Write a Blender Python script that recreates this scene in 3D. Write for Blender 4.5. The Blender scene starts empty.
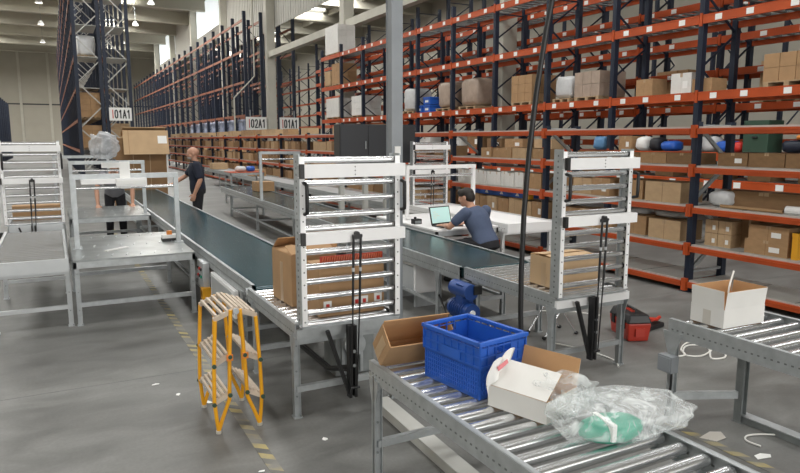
import bpy, math, random
from mathutils import Vector, Matrix, noise
random.seed(7)
R = math.radians
S = bpy.context.scene
COL = S.collection

# ------------------------------------------------------------------ materials
MATS = {}
def mat(name, col, rough=.5, metal=0.0, bump=0.0, bscale=40., var=0.0, vscale=6., spec=.5, alpha=1.0, coat=0.0, trans=0.0, stretch=None):
    m = bpy.data.materials.new(name); m.use_nodes = True
    nt = m.node_tree; b = nt.nodes['Principled BSDF']
    b.inputs['Base Color'].default_value = (*col, 1); b.inputs['Roughness'].default_value = rough
    b.inputs['Metallic'].default_value = metal; b.inputs['Specular IOR Level'].default_value = spec
    b.inputs['Alpha'].default_value = alpha; b.inputs['Coat Weight'].default_value = coat
    b.inputs['Transmission Weight'].default_value = trans
    if var or bump:
        tc = nt.nodes.new('ShaderNodeTexCoord'); vec = tc.outputs['Object']
        if stretch:
            mp = nt.nodes.new('ShaderNodeMapping'); mp.inputs['Scale'].default_value = stretch
            nt.links.new(vec, mp.inputs['Vector']); vec = mp.outputs['Vector']
    if var:
        n = nt.nodes.new('ShaderNodeTexNoise'); n.inputs['Scale'].default_value = vscale; n.inputs['Detail'].default_value = 5
        nt.links.new(vec, n.inputs['Vector'])
        r = nt.nodes.new('ShaderNodeValToRGB')
        r.color_ramp.elements[0].position = .3; r.color_ramp.elements[1].position = .7
        r.color_ramp.elements[0].color = (*[c * (1 - var) for c in col], 1)
        r.color_ramp.elements[1].color = (*[min(1, c * (1 + var)) for c in col], 1)
        nt.links.new(n.outputs['Fac'], r.inputs['Fac']); nt.links.new(r.outputs['Color'], b.inputs['Base Color'])
    if bump:
        n2 = nt.nodes.new('ShaderNodeTexNoise'); n2.inputs['Scale'].default_value = bscale; n2.inputs['Detail'].default_value = 3
        nt.links.new(vec, n2.inputs['Vector'])
        bp = nt.nodes.new('ShaderNodeBump'); bp.inputs['Strength'].default_value = bump; bp.inputs['Distance'].default_value = .01
        nt.links.new(n2.outputs['Fac'], bp.inputs['Height']); nt.links.new(bp.outputs['Normal'], b.inputs['Normal'])
    MATS[name] = m
    return m
def emit(name, col, s):
    m = bpy.data.materials.new(name); m.use_nodes = True; nt = m.node_tree
    b = nt.nodes['Principled BSDF']; b.inputs['Base Color'].default_value = (*col, 1)
    b.inputs['Emission Color'].default_value = (*col, 1); b.inputs['Emission Strength'].default_value = s
    MATS[name] = m; return m

mat('galv', (.44, .465, .475), .42, .5, bump=.05, bscale=60, var=.12, vscale=14)
mat('galv_dark', (.27, .29, .29), .5, .5, var=.15, vscale=10)
mat('alu', (.52, .54, .55), .38, .3, var=.04, vscale=8)
mat('white_metal', (.88, .88, .88), .4, 0, var=.03)
mat('chrome', (.74, .75, .76), .27, .88)
mat('belt', (.012, .050, .064), .2, 0, var=.15, vscale=2, spec=.16)
mat('belt_dark', (.025, .052, .058), .2, 0, var=.15, vscale=2, spec=.2)
mat('plate', (.30, .32, .32), .30, .5, var=.25, vscale=5)
mat('black', (.012, .012, .013), .45)
mat('rubber', (.02, .02, .02), .8)
mat('hole', (.05, .055, .055), .8)
mat('slot', (.16, .17, .17), .8)
mat('card', (.40, .245, .125), .85, var=.08, vscale=5, bump=.03, bscale=30)
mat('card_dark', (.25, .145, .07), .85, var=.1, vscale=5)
mat('card_light', (.52, .36, .21), .85, var=.06, vscale=5)
mat('card_in', (.50, .29, .14), .9, var=.06)
mat('card_white', (.72, .71, .68), .7, var=.03, vscale=6)
mat('tape', (.46, .32, .19), .3)
mat('tape_grey', (.55, .52, .47), .35)
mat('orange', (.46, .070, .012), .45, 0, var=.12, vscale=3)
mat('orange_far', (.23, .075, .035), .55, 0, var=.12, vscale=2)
mat('navy', (.010, .017, .036), .5, 0, var=.15, vscale=3)
mat('deck', (.50, .50, .47), .6, .15, var=.08, vscale=4)
mat('yellow', (.85, .40, .012), .38, 0, var=.06, vscale=8)
mat('yellow_bin', (.80, .38, .02), .5)
mat('step_wood', (.56, .47, .38), .7, 0, var=.12, vscale=12, stretch=(1, 8, 1))
mat('blue_plastic', (.020, .11, .50), .38, 0, var=.06, vscale=6)
mat('blue_motor', (.010, .050, .22), .4)
mat('red_plastic', (.45, .035, .018), .42)
mat('red', (.6, .03, .02), .4)
mat('green_plastic', (.0, .32, .20), .35, 0, var=.15, vscale=12)
mat('green_dark', (.03, .07, .045), .6)
mat('cabinet', (.035, .037, .042), .4, .2)
mat('pole', (.26, .28, .30), .45, .1, var=.05)
mat('concrete_col', (.50, .485, .42), .8, 0, var=.06, vscale=1.5)
mat('cream_wall', (.40, .375, .315), .8, 0, var=.04, vscale=.6)
mat('ceil', (.34, .32, .265), .85, 0, var=.05, vscale=.5)
mat('girder', (.42, .40, .33), .8, 0, var=.05, vscale=.6)
mat('fascia', (.46, .45, .41), .7)
mat('paper', (.85, .85, .83), .7)
mat('ink', (.02, .02, .025), .6)
mat('skin', (.50, .27, .18), .55, 0, var=.06, vscale=20)
mat('skin_bald', (.48, .25, .165), .45, 0, var=.06, vscale=20)
mat('beard', (.45, .40, .37), .9, bump=.3, bscale=200)
mat('hair', (.018, .013, .010), .6, bump=.5, bscale=120)
mat('polo_navy', (.012, .016, .032), .85, 0, var=.15, vscale=9)
mat('tee_blue', (.075, .10, .17), .85, 0, var=.1, vscale=7)
mat('tee_grey', (.22, .22, .24), .85, 0, var=.1, vscale=7)
mat('trousers', (.014, .014, .018), .85, 0, var=.2, vscale=9)
mat('shoe', (.02, .02, .022), .6)
mat('eye', (.75, .75, .73), .2)
mat('screen_frame', (.02, .02, .022), .4)
mat('pallet_wood', (.42, .30, .18), .85, 0, var=.15, vscale=10)
mat('wrap_white', (.62, .63, .64), .3, 0, var=.08, vscale=6, bump=.3, bscale=14)
mat('wrap_brown', (.40, .31, .25), .35, 0, var=.12, vscale=5, bump=.3, bscale=14)
mat('wrap_blue', (.24, .27, .36), .3, 0, var=.4, vscale=4, bump=.3, bscale=12)
mat('cable_white', (.75, .74, .70), .5)
mat('pink', (.70, .22, .24), .6)
mat('sky_blue', (.12, .28, .5), .5)
mat('orange_soft', (.75, .25, .04), .5)
emit('laptop_screen', (.42, .62, .58), .7)
emit('lamp_glow', (1, .97, .9), 3.0)
emit('skylight_glow', (.92, .96, 1.0), 4.5)
emit('window_glow', (.9, .97, 1.0), .75)

def film(name, col, dens):                 # crumpled clear plastic film
    m = bpy.data.materials.new(name); m.use_nodes = True; nt = m.node_tree
    b = nt.nodes['Principled BSDF']; out = nt.nodes['Material Output']
    b.inputs['Base Color'].default_value = (*col, 1); b.inputs['Roughness'].default_value = .22
    tr = nt.nodes.new('ShaderNodeBsdfTransparent'); mix = nt.nodes.new('ShaderNodeMixShader')
    n = nt.nodes.new('ShaderNodeTexNoise'); n.inputs['Scale'].default_value = 7; n.inputs['Detail'].default_value = 2.5; n.inputs['Distortion'].default_value = 3.0
    tc = nt.nodes.new('ShaderNodeTexCoord'); nt.links.new(tc.outputs['Object'], n.inputs['Vector'])
    r = nt.nodes.new('ShaderNodeValToRGB'); r.color_ramp.elements[0].position = .46; r.color_ramp.elements[1].position = .74
    r.color_ramp.elements[0].color = (dens, dens, dens, 1); r.color_ramp.elements[1].color = (.62, .62, .62, 1)
    nt.links.new(n.outputs['Fac'], r.inputs['Fac']); nt.links.new(r.outputs['Color'], mix.inputs['Fac'])
    bp = nt.nodes.new('ShaderNodeBump'); bp.inputs['Strength'].default_value = .22; bp.inputs['Distance'].default_value = .02
    nt.links.new(n.outputs['Fac'], bp.inputs['Height']); nt.links.new(bp.outputs['Normal'], b.inputs['Normal'])
    nt.links.new(tr.outputs[0], mix.inputs[1]); nt.links.new(b.outputs[0], mix.inputs[2]); nt.links.new(mix.outputs[0], out.inputs['Surface'])
    MATS[name] = m
film('film', (.86, .90, .90), .20)
film('film_grey', (.62, .64, .66), .45)

def floor_mat():
    m = bpy.data.materials.new('concrete_floor'); m.use_nodes = True; nt = m.node_tree; b = nt.nodes['Principled BSDF']
    tc = nt.nodes.new('ShaderNodeTexCoord')
    def nz(scale, det, stretch=(1, 1, 1), dist=0.):
        mp = nt.nodes.new('ShaderNodeMapping'); mp.inputs['Scale'].default_value = stretch
        nt.links.new(tc.outputs['Object'], mp.inputs['Vector'])
        n = nt.nodes.new('ShaderNodeTexNoise'); n.inputs['Scale'].default_value = scale; n.inputs['Detail'].default_value = det
        n.inputs['Distortion'].default_value = dist
        nt.links.new(mp.outputs['Vector'], n.inputs['Vector']); return n
    a = nz(.55, 6, (.6, 1.6, 1), .6); c = nz(2.6, 9, (.7, 1.5, 1), 1.0); d = nz(45, 3)
    r = nt.nodes.new('ShaderNodeValToRGB'); r.color_ramp.elements[0].position = .33; r.color_ramp.elements[1].position = .68
    r.color_ramp.elements[0].color = (.118, .118, .113, 1); r.color_ramp.elements[1].color = (.188, .189, .182, 1)
    r2 = nt.nodes.new('ShaderNodeValToRGB'); r2.color_ramp.elements[0].position = .3; r2.color_ramp.elements[1].position = .75
    r2.color_ramp.elements[0].color = (.70, .70, .69, 1); r2.color_ramp.elements[1].color = (1.25, 1.25, 1.24, 1)
    mx = nt.nodes.new('ShaderNodeMixRGB'); mx.blend_type = 'MULTIPLY'; mx.inputs['Fac'].default_value = 1
    nt.links.new(a.outputs['Fac'], r.inputs['Fac']); nt.links.new(c.outputs['Fac'], r2.inputs['Fac'])
    nt.links.new(r.outputs['Color'], mx.inputs['Color1']); nt.links.new(r2.outputs['Color'], mx.inputs['Color2'])
    mx2 = nt.nodes.new('ShaderNodeMixRGB'); mx2.blend_type = 'OVERLAY'; mx2.inputs['Fac'].default_value = .15
    nt.links.new(mx.outputs['Color'], mx2.inputs['Color1']); nt.links.new(d.outputs['Fac'], mx2.inputs['Color2'])
    nt.links.new(mx2.outputs['Color'], b.inputs['Base Color'])
    rr = nt.nodes.new('ShaderNodeMapRange'); rr.inputs['To Min'].default_value = .38; rr.inputs['To Max'].default_value = .62
    nt.links.new(c.outputs['Fac'], rr.inputs['Value']); nt.links.new(rr.outputs[0], b.inputs['Roughness'])
    MATS['floor'] = m
floor_mat()
def hazard_mat():
    m = bpy.data.materials.new('hazard_tape'); m.use_nodes = True; nt = m.node_tree; b = nt.nodes['Principled BSDF']
    tc = nt.nodes.new('ShaderNodeTexCoord'); sx = nt.nodes.new('ShaderNodeSeparateXYZ'); nt.links.new(tc.outputs['Object'], sx.inputs[0])
    a = nt.nodes.new('ShaderNodeMath'); a.operation = 'MULTIPLY_ADD'; a.inputs[1].default_value = .9
    nt.links.new(sx.outputs['X'], a.inputs[0]); nt.links.new(sx.outputs['Y'], a.inputs[2])
    f = nt.nodes.new('ShaderNodeMath'); f.operation = 'MULTIPLY'; f.inputs[1].default_value = 1 / .15; nt.links.new(a.outputs[0], f.inputs[0])
    g = nt.nodes.new('ShaderNodeMath'); g.operation = 'FRACT'; nt.links.new(f.outputs[0], g.inputs[0])
    h = nt.nodes.new('ShaderNodeMath'); h.operation = 'GREATER_THAN'; h.inputs[1].default_value = .5; nt.links.new(g.outputs[0], h.inputs[0])
    n = nt.nodes.new('ShaderNodeTexNoise'); n.inputs['Scale'].default_value = 4; n.inputs['Detail'].default_value = 8; nt.links.new(tc.outputs['Object'], n.inputs['Vector'])
    k = nt.nodes.new('ShaderNodeValToRGB'); k.color_ramp.elements[0].position = .36; k.color_ramp.elements[1].position = .60; nt.links.new(n.outputs['Fac'], k.inputs['Fac'])
    m1 = nt.nodes.new('ShaderNodeMixRGB'); m1.inputs['Color1'].default_value = (.10, .10, .095, 1); m1.inputs['Color2'].default_value = (.42, .34, .13, 1)
    nt.links.new(h.outputs[0], m1.inputs['Fac'])
    m2 = nt.nodes.new('ShaderNodeMixRGB'); m2.inputs['Color2'].default_value = (.20, .195, .175, 1)
    nt.links.new(k.outputs['Color'], m2.inputs['Fac']); nt.links.new(m1.outputs['Color'], m2.inputs['Color1'])
    nt.links.new(m2.outputs['Color'], b.inputs['Base Color']); b.inputs['Roughness'].default_value = .6
    MATS['hazard'] = m
hazard_mat()

# ------------------------------------------------------------------ mesh helper
class MB:
    def __init__(s): s.v = []; s.f = []; s.m = []; s.sm = []; s.ms = []
    def mi(s, m):
        if m not in s.ms: s.ms.append(m)
        return s.ms.index(m)
    def add(s, vs, fs, m, smooth=False):
        o = len(s.v); s.v += [Vector(p) for p in vs]; k = s.mi(m)
        for f in fs: s.f.append([o + i for i in f]); s.m.append(k); s.sm.append(smooth)
        return s
    def hexa(s, p, m):            # 8 points: bottom ring then top ring (ccw from above)
        return s.add(p, [(3, 2, 1, 0), (4, 5, 6, 7), (0, 1, 5, 4), (1, 2, 6, 5), (2, 3, 7, 6), (3, 0, 4, 7)], m)
    def box(s, x0, x1, y0, y1, z0, z1, m):
        return s.hexa([(x0, y0, z0), (x1, y0, z0), (x1, y1, z0), (x0, y1, z0), (x0, y0, z1), (x1, y0, z1), (x1, y1, z1), (x0, y1, z1)], m)
    def bar(s, a, b, w, h, m, up=(0, 0, 1)):
        a = Vector(a); b = Vector(b); d = (b - a).normalized(); u = Vector(up)
        if abs(d.dot(u)) > .98: u = Vector((0, 1, 0))
        r = d.cross(u).normalized(); u = r.cross(d).normalized()
        r *= w / 2; u *= h / 2
        return s.hexa([a - r - u, a + r - u, b + r - u, b - r - u, a - r + u, a + r + u, b + r + u, b - r + u], m)
    def tube(s, pts, r, m, seg=8, cap=True):
        pts = [Vector(p) for p in pts]; n = len(pts); rs = r if isinstance(r, (list, tuple)) else [r] * n
        vs = []; fs = []; ref = None
        for i, p in enumerate(pts):
            d = (pts[min(i + 1, n - 1)] - pts[max(i - 1, 0)]).normalized()
            if ref is None:
                ref = Vector((0, 0, 1)) if abs(d.z) < .9 else Vector((1, 0, 0))
            x = d.cross(ref).normalized(); y = x.cross(d).normalized(); ref = y
            for k in range(seg):
                t = 2 * math.pi * k / seg
                vs.append(p + (x * math.cos(t) + y * math.sin(t)) * rs[i])
        for i in range(n - 1):
            for k in range(seg):
                k2 = (k + 1) % seg
                fs.append((i * seg + k, i * seg + k2, (i + 1) * seg + k2, (i + 1) * seg + k))
        s.add(vs, fs, m, True)
        if cap:
            s.add(vs[:seg], [tuple(range(seg))[::-1]], m); s.add(vs[-seg:], [tuple(range(seg))], m)
        return s
    def cyl(s, a, b, r, m, seg=12): return s.tube([a, b], r, m, seg)
    def ell(s, c, r, m, seg=14, rings=9, fn=None):
        vs = [];
        for i in range(1, rings):
            t = math.pi * i / rings
            for k in range(seg):
                p = 2 * math.pi * k / seg
                u = Vector((math.sin(t) * math.cos(p), math.sin(t) * math.sin(p), math.cos(t)))
                q = Vector((u.x * r[0], u.y * r[1], u.z * r[2]))
                if fn: q = fn(q, u)
                vs.append(q + Vector(c))
        top = len(vs); qt = Vector((0, 0, r[2])); qb = Vector((0, 0, -r[2]))
        if fn: qt = fn(qt, Vector((0, 0, 1))); qb = fn(qb, Vector((0, 0, -1)))
        vs += [qt + Vector(c), qb + Vector(c)]
        fs = []
        for i in range(rings - 2):
            for k in range(seg):
                k2 = (k + 1) % seg; fs.append((i * seg + k, (i + 1) * seg + k, (i + 1) * seg + k2, i * seg + k2))
        for k in range(seg):
            k2 = (k + 1) % seg; fs.append((top, k, k2)); b = (rings - 2) * seg; fs.append((top + 1, b + k2, b + k))
        return s.add(vs, fs, m, True)
    def prism(s, poly, axis, a, b, m):     # extrude a 2D outline along axis 0/1/2
        def P(p, t):
            q = list(p); q.insert(axis, t); return q
        n = len(poly); vs = [P(p, a) for p in poly] + [P(p, b) for p in poly]
        fs = [tuple(range(n)), tuple(range(2 * n - 1, n - 1, -1))] + [(i, n + i, n + (i + 1) % n, (i + 1) % n) for i in range(n)]
        return s.add(vs, fs, m)
    def xf(s, M):
        s.v = [M @ p for p in s.v]; return s
    def mesh(s, name):
        me = bpy.data.meshes.new(name); me.from_pydata([tuple(p) for p in s.v], [], s.f)
        for m in s.ms: me.materials.append(MATS[m])
        me.polygons.foreach_set('material_index', s.m); me.polygons.foreach_set('use_smooth', s.sm)
        me.update()
        import bmesh
        bm = bmesh.new(); bm.from_mesh(me); bmesh.ops.recalc_face_normals(bm, faces=bm.faces); bm.to_mesh(me); bm.free()
        return me
    def build(s, name, parent=None, local=False, bevel=0.0, loc=None, rz=0):
        me = s.mesh(name); o = bpy.data.objects.new(name, me); COL.objects.link(o)
        if parent is not None:
            o.parent = parent
            r = parent
            while r.parent: r = r.parent
            if not local: me.transform(r.matrix_basis.inverted())
        elif loc is not None:
            o.location = loc; o.rotation_euler = (0, 0, rz)
            if not local: me.transform(o.matrix_basis.inverted())
        if bevel:
            b = o.modifiers.new('soft_edges', 'BEVEL'); b.width = bevel; b.segments = 2; b.limit_method = 'ANGLE'; b.angle_limit = R(40)
        return o

def tag(o, label, cat, group=None):
    o['label'] = label; o['category'] = cat
    if group: o['group'] = group
    return o
def thing(name, label, cat, loc=(0, 0, 0), rz=0, group=None):
    o = bpy.data.objects.new(name, None); COL.objects.link(o); o.empty_display_size = .1
    o.location = loc; o.rotation_euler = (0, 0, rz)
    o.matrix_basis = Matrix.Translation(loc) @ Matrix.Rotation(rz, 4, 'Z')
    return tag(o, label, cat, group)
def struct(o): o['kind'] = 'structure'; return o
def copy_tree(o, parent=None):
    c = o.copy(); COL.objects.link(c)
    if parent is not None: c.parent = parent
    for ch in list(o.children): copy_tree(ch, c)
    return c
def dup(o, loc, rz=0, label=None, group=None):
    c = copy_tree(o); c.location = loc; c.rotation_euler = (0, 0, rz)
    if label: c['label'] = label
    if group: c['group'] = group
    return c
def inst(src, parent, loc):                 # another copy of a part under the same thing
    c = src.copy(); COL.objects.link(c); c.parent = parent; c.location = loc; return c

# ------------------------------------------------------------------ the setting
CZ = 16.0
X0, X1, Y0, Y1 = -16.0, 36.0, -10.0, 118.0
struct(MB().box(X0, X1, Y0, Y1, -.2, 0, 'floor').build('floor'))
wb = MB().box(X0, X1, Y1, Y1 + .3, 0, CZ, 'cream_wall')
struct(wb.build('wall_back'))
tb = MB(); tb.box(X0, X1, Y1 - .06, Y1, 7.3, 7.5, 'hole')
for i in range(13): tb.box(X0 + 4 * i, X0 + 4 * i + .35, Y1 - .25, Y1, 0, CZ, 'concrete_col')
struct(tb.build('trim_1'))
struct(MB().box(X0 - .3, X0, Y0, Y1, 0, CZ, 'cream_wall').build('wall_left'))
struct(MB().box(X1, X1 + .3, Y0, Y1, 0, CZ, 'cream_wall').build('wall_right'))
struct(MB().box(X0, X1, Y0 - .3, Y0, 0, CZ, 'cream_wall').build('wall_front'))
# ceiling: deck with skylight bays let into it
sky = []
for sy in (2, 16, 30, 44, 58, 72, 86, 101):
    for sx in (-9, 6, 25):
        sky.append((sx, sy, 4.4 if sx != 6 else 3.2, 6.5))
cb = MB(); cb.box(X0, X1, Y0, Y1, CZ, CZ + .25, 'ceil')
struct(cb.build('ceiling'))
for i, (sx, sy, w, l) in enumerate(sky):
    m = MB(); m.box(sx - w / 2, sx + w / 2, sy - l / 2, sy + l / 2, CZ - .06, CZ - .01, 'skylight_glow')
    m.box(sx - w / 2 - .2, sx - w / 2, sy - l / 2 - .2, sy + l / 2 + .2, CZ - .3, CZ, 'girder')
    m.box(sx + w / 2, sx + w / 2 + .2, sy - l / 2 - .2, sy + l / 2 + .2, CZ - .3, CZ, 'girder')
    m.box(sx - .03, sx + .03, sy - l / 2, sy + l / 2, CZ - .1, CZ - .06, 'girder')
    struct(m.build('window_%d' % (i + 1)))
for i in range(13):                                  # girders across the hall
    gy = 9.5 + 8.6 * i
    m = MB(); m.box(X0, X1, gy - .16, gy + .16, CZ - 1.15, CZ, 'girder'); m.box(X0, X1, gy - .35, gy + .35, CZ - 1.3, CZ - 1.15, 'girder')
    struct(m.build('trim_%d' % (i + 2)))
for i, gx in enumerate((-12, -5.6, 1.6, 8.4, 20.5, 28)):   # purlins along the hall
    struct(MB().box(gx - .12, gx + .12, Y0, Y1, CZ - .55, CZ, 'girder').build('trim_%d' % (i + 40)))
# translucent and corrugated fascia between the column line and the roof
COLX = 14.2; COLY = [19.0 + 13.85 * k for k in range(7)]
fm = MB()
for y0, y1, z0, z1 in ((32.9, 60.5, 9.8, CZ - .2), (60.5, 74, 11.4, 12.6), (74, 88, 11.4, CZ - .2), (88, 102, 11.4, 12.6)):
    n = int((y1 - y0) / .5)
    for k in range(n):
        a = y0 + (y1 - y0) * k / n; b = y0 + (y1 - y0) * (k + .55) / n
        fm.box(COLX + .32, COLX + .37, a, b, z0, z1, 'fascia'); fm.box(COLX + .36, COLX + .42, b - .02, y0 + (y1 - y0) * (k + 1) / n + .02, z0, z1, 'fascia')
struct(fm.build('trim_20'))
for i, (y0, y1) in enumerate(((60.7, 74), (88.4, 101.5))):
    struct(MB().box(COLX + .35, COLX + .4, y0, y1, 12.6, CZ - .3, 'window_glow').build('window_%d' % (40 + i)))
for i, cy in enumerate(COLY):
    m = MB(); m.box(COLX - .3, COLX + .3, cy - .3, cy + .3, 0, CZ, 'concrete_col'); m.box(COLX - .42, COLX + .42, cy - .42, cy + .42, 0, .25, 'concrete_col')
    struct(m.build('trim_%d' % (21 + i), bevel=.02))
# long tie beam carried by the column
m = MB(); m.box(COLX - .2, COLX + .2, 19.0, COLY[2], 7.7, 8.1, 'concrete_col'); struct(m.build('trim_30'))
# floor markings
for i, (x, y0, y1) in enumerate(((1.01, 2.3, 16.0), (3.53, 1.6, 2.85))):
    o = MB().box(-.036, .036, 0, y1 - y0, 0, .002, 'hazard').build('floor_marking' + ('' if i == 0 else '.001'), loc=(x, y0, .0005), local=True); struct(o)
# expansion joints in the slab
jm = MB(); jm.box(X0, X1, 5.348, 5.352, 0, .0012, 'slot'); jm.box(X0, X1, 12.0, 12.005, 0, .0012, 'slot')
struct(jm.build('trim_31'))

# hanging high-bay lamps
def lamp_proto():
    t = thing('pendant_lamp', 'white high-bay lamp hanging nearest in the row above the left aisle', 'lamp', (0, 0, 0), 0)
    MB().cyl((0, 0, .35), (0, 0, 1.9), .025, 'galv_dark', 6).build('rod', t, True)
    MB().tube([(0, 0, .38), (0, 0, .3), (0, 0, .05), (0, 0, 0)], [.09, .16, .30, .31], 'white_metal', 12).build('lamp_shade', t, True)
    MB().cyl((0, 0, -.02), (0, 0, .005), .27, 'lamp_glow', 12).build('bulb', t, True)
    return t
lp = lamp_proto()
for i, (x, y) in enumerate(((-.2, 66), (-.2, 78), (-.2, 92), (-4.2, 72), (8.4, 52), (8.4, 62), (8.4, 74), (8.4, 88))):
    lab = ('hanging lamp in the row above the left aisle', 'hanging lamps over left aisle') if x < 2 else ('hanging lamp under the grey roof between the two tall rack rows', 'hanging lamps between racks')
    o = lp if i == 0 else copy_tree(lp)
    o.location = (x, y, CZ - 2.45); o['label'] = 'white high-bay ' + lab[0]; o['group'] = lab[1]

# ------------------------------------------------------------------ racks
def beam_mesh(L, h, w, mt, labels=True, clip=.032):
    m = MB(); m.box(-w / 2, w / 2, .05, L - .05, -h, 0, mt)
    m.box(-w / 2 - .006, -w / 2, .05, L - .05, -.03, -.02, mt)
    if clip:
        for y in (.0, L - clip): m.box(-w / 2 - .012, w / 2, y + .001, y + clip - .001, -h - .045, .04, mt)
    if labels:
        for t in (.16, .52, .80):
            m.box(-w / 2 - .010, -w / 2 - .004, L * t, L * t + .16, -h * .82, -h * .18, 'paper')
    return m.mesh('beam')
def post_mesh(h, w, d, mt):
    m = MB(); m.box(-w / 2, w / 2, -d / 2, d / 2, 0, h, mt)
    m.box(-w / 2 - .004, -w / 2, -d / 6, d / 6, .1, h - .05, mt)
    m.box(-w / 2 - .03, w / 2 + .03, -d / 2 - .03, d / 2 + .03, 0, .012, mt)
    return m.mesh('post')
def brace_mesh(depth, h, step, mt, r=.022, z0=.25):
    m = MB(); z = z0; k = 0
    while z + step < h:
        a, b = (0, depth) if k % 2 == 0 else (depth, 0)
        m.bar((a, 0, z), (b, 0, z + step), r * 2, r * 1.4, mt, up=(0, 1, 0)); z += step; k += 1
    m.bar((0, 0, z0), (depth, 0, z0), r * 2, r * 1.4, mt); m.bar((0, 0, z), (depth, 0, z), r * 2, r * 1.4, mt)
    return m.mesh('brace')
def obj(name, me, parent, loc=(0, 0, 0)):
    o = bpy.data.objects.new(name, me); COL.objects.link(o); o.parent = parent; o.location = loc; return o
def rack(label, x, y0, pitch, n, depth, levels, height, beam_mt, post_mt, post_w=.1, beam_h=.13, brace_mt=None, step=.75,
         deck=None, rear=True, cap=100, labels=True, deck_over=.0, rear_posts=True, name='pallet_rack', brace_r=.022, decks_n=None, decks_slats=False):
    t = thing(name, label, 'rack', (x, y0, 0))
    pm = post_mesh(height, post_w, post_w * .9, post_mt); br = brace_mesh(depth, height, step, brace_mt or post_mt, brace_r)
    for k in range(n + 1):
        obj('post', pm, t, (0, k * pitch, 0))
        if rear_posts: obj('post', pm, t, (depth, k * pitch, 0))
        obj('brace', br, t, (0, k * pitch, 0))
    bf = beam_mesh(pitch, beam_h, .06, beam_mt, labels); bb = beam_mesh(pitch, beam_h, .06, beam_mt, False, 0)
    q = []
    for k in range(n):
        for z in levels:
            q.append((k * pitch, 0, z, bf))
            if rear: q.append((k * pitch, depth, z, bb))
    for (y, xx, z, me) in q[:cap]: obj('beam', me, t, (xx - (.055 if xx == 0 else -.0), y, z))
    if q[cap:]:
        m = MB()
        for (y, xx, z, me) in q[cap:]: m.box(xx - .085, xx - .02, y + .05, y + pitch - .05, z - beam_h, z, beam_mt)
        o = m.build('beam', t, True); o['kind'] = 'stuff'
    if deck:
        dm = MB(); dm.box(-.05, depth + .02, .05, pitch - .05, .0, .022, deck)
        for s in range(1, 4): dm.box(-.05, depth, pitch * s / 4 - .004, pitch * s / 4 + .004, .022, .024, 'hole')
        if decks_slats:                       # bars from front beam to rear beam, joined by two runners
            dm = MB(); dm.box(.0, .03, .1, pitch - .1, -.05, -.01, deck); dm.box(depth - .09, depth - .06, .1, pitch - .1, -.05, -.01, deck)
            for s in range(8): dm.box(.02, depth - .07, .14 + s * (pitch - .4) / 7, .26 + s * (pitch - .4) / 7, -.04, -.006, deck)
        dm = dm.mesh('deck_panel'); c = 0
        for k in range(n if decks_n is None else decks_n):
            for z in levels:
                if c < 100: obj('deck_panel', dm, t, (0, k * pitch, z)); c += 1
    return t
# low shelving along the right side
LX, LY, LP, LD = 6.95, 2.63, 2.75, .62
LZ = [.13, .58, 1.06, 1.55, 2.02]
low = rack('low orange and navy shelving rack with grey decks nearest on the right', LX, LY, LP, 16, LD, LZ, 2.10, 'orange', 'navy', .082, .068, 'galv', .45, 'deck', True, 100, False, name='shelving_rack')
# tall rack behind it, with the rows behind that one
AX, AY, AP, AD = 12.76, 4.84, 2.54, 1.12
AZ = [1.03, 1.62, 2.93, 4.57, 6.1]
rack('tall orange and navy pallet rack directly behind the low shelving', AX, AY, AP, 11, AD, AZ, 6.5, 'orange', 'navy', .14, .19, None, .8, 'galv_dark', True, 100, decks_slats=True)
rack('tall pallet rack in the second row back, behind the concrete column line', 14.75, AY + 1.0, AP, 13, AD, [.2, 1.9, 2.75, 3.6, 4.4, 5.3, 6.1], 7.7, 'orange', 'navy', .13, .17, None, .8, 'galv_dark', True, 100, decks_slats=True)
rack('farthest orange pallet rack on the right, seen through the gaps of the nearer racks', 20.5, AY + 3, AP, 24, AD, [1.3, 2.2, 3.1, 4.1, 5.1, 6.4, 7.4], 8.6, 'orange', 'navy', .13, .15, None, .9, None, False, 100, rear_posts=False)
# wooden runners under the pallets of the tall racks: cross bars
# far racks under the hanging signs
FY = 46.9
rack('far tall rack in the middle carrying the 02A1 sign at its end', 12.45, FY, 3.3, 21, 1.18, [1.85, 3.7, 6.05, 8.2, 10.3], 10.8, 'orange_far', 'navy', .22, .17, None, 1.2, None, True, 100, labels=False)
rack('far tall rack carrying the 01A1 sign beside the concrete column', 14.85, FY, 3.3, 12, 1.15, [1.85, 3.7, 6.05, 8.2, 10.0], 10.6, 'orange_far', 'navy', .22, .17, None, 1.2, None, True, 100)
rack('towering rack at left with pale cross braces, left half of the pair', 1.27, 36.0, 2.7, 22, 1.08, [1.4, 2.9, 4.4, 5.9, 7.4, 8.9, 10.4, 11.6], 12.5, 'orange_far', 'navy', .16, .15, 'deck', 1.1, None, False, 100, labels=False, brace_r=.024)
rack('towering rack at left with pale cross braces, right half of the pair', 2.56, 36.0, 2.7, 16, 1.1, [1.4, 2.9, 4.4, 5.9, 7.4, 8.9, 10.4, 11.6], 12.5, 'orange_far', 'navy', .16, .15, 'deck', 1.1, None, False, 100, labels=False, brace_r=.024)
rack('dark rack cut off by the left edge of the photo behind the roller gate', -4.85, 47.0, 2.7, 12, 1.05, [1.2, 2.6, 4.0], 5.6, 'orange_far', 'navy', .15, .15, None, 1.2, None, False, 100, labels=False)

cp = MB(); P_ = lambda px_, z_: (px_, 45.0, z_)
cp.tube([P_(12.55, CZ), P_(12.55, 6.2), P_(11.1, 4.7), P_(11.1, 2.3)], .05, 'concrete_col', 8)
tag(cp.build('conduit_pipe', loc=(11.1, 45.0, 2.3)), 'thin pale bent pipe hanging in front of the 02A1 rack', 'pipe')
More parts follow.
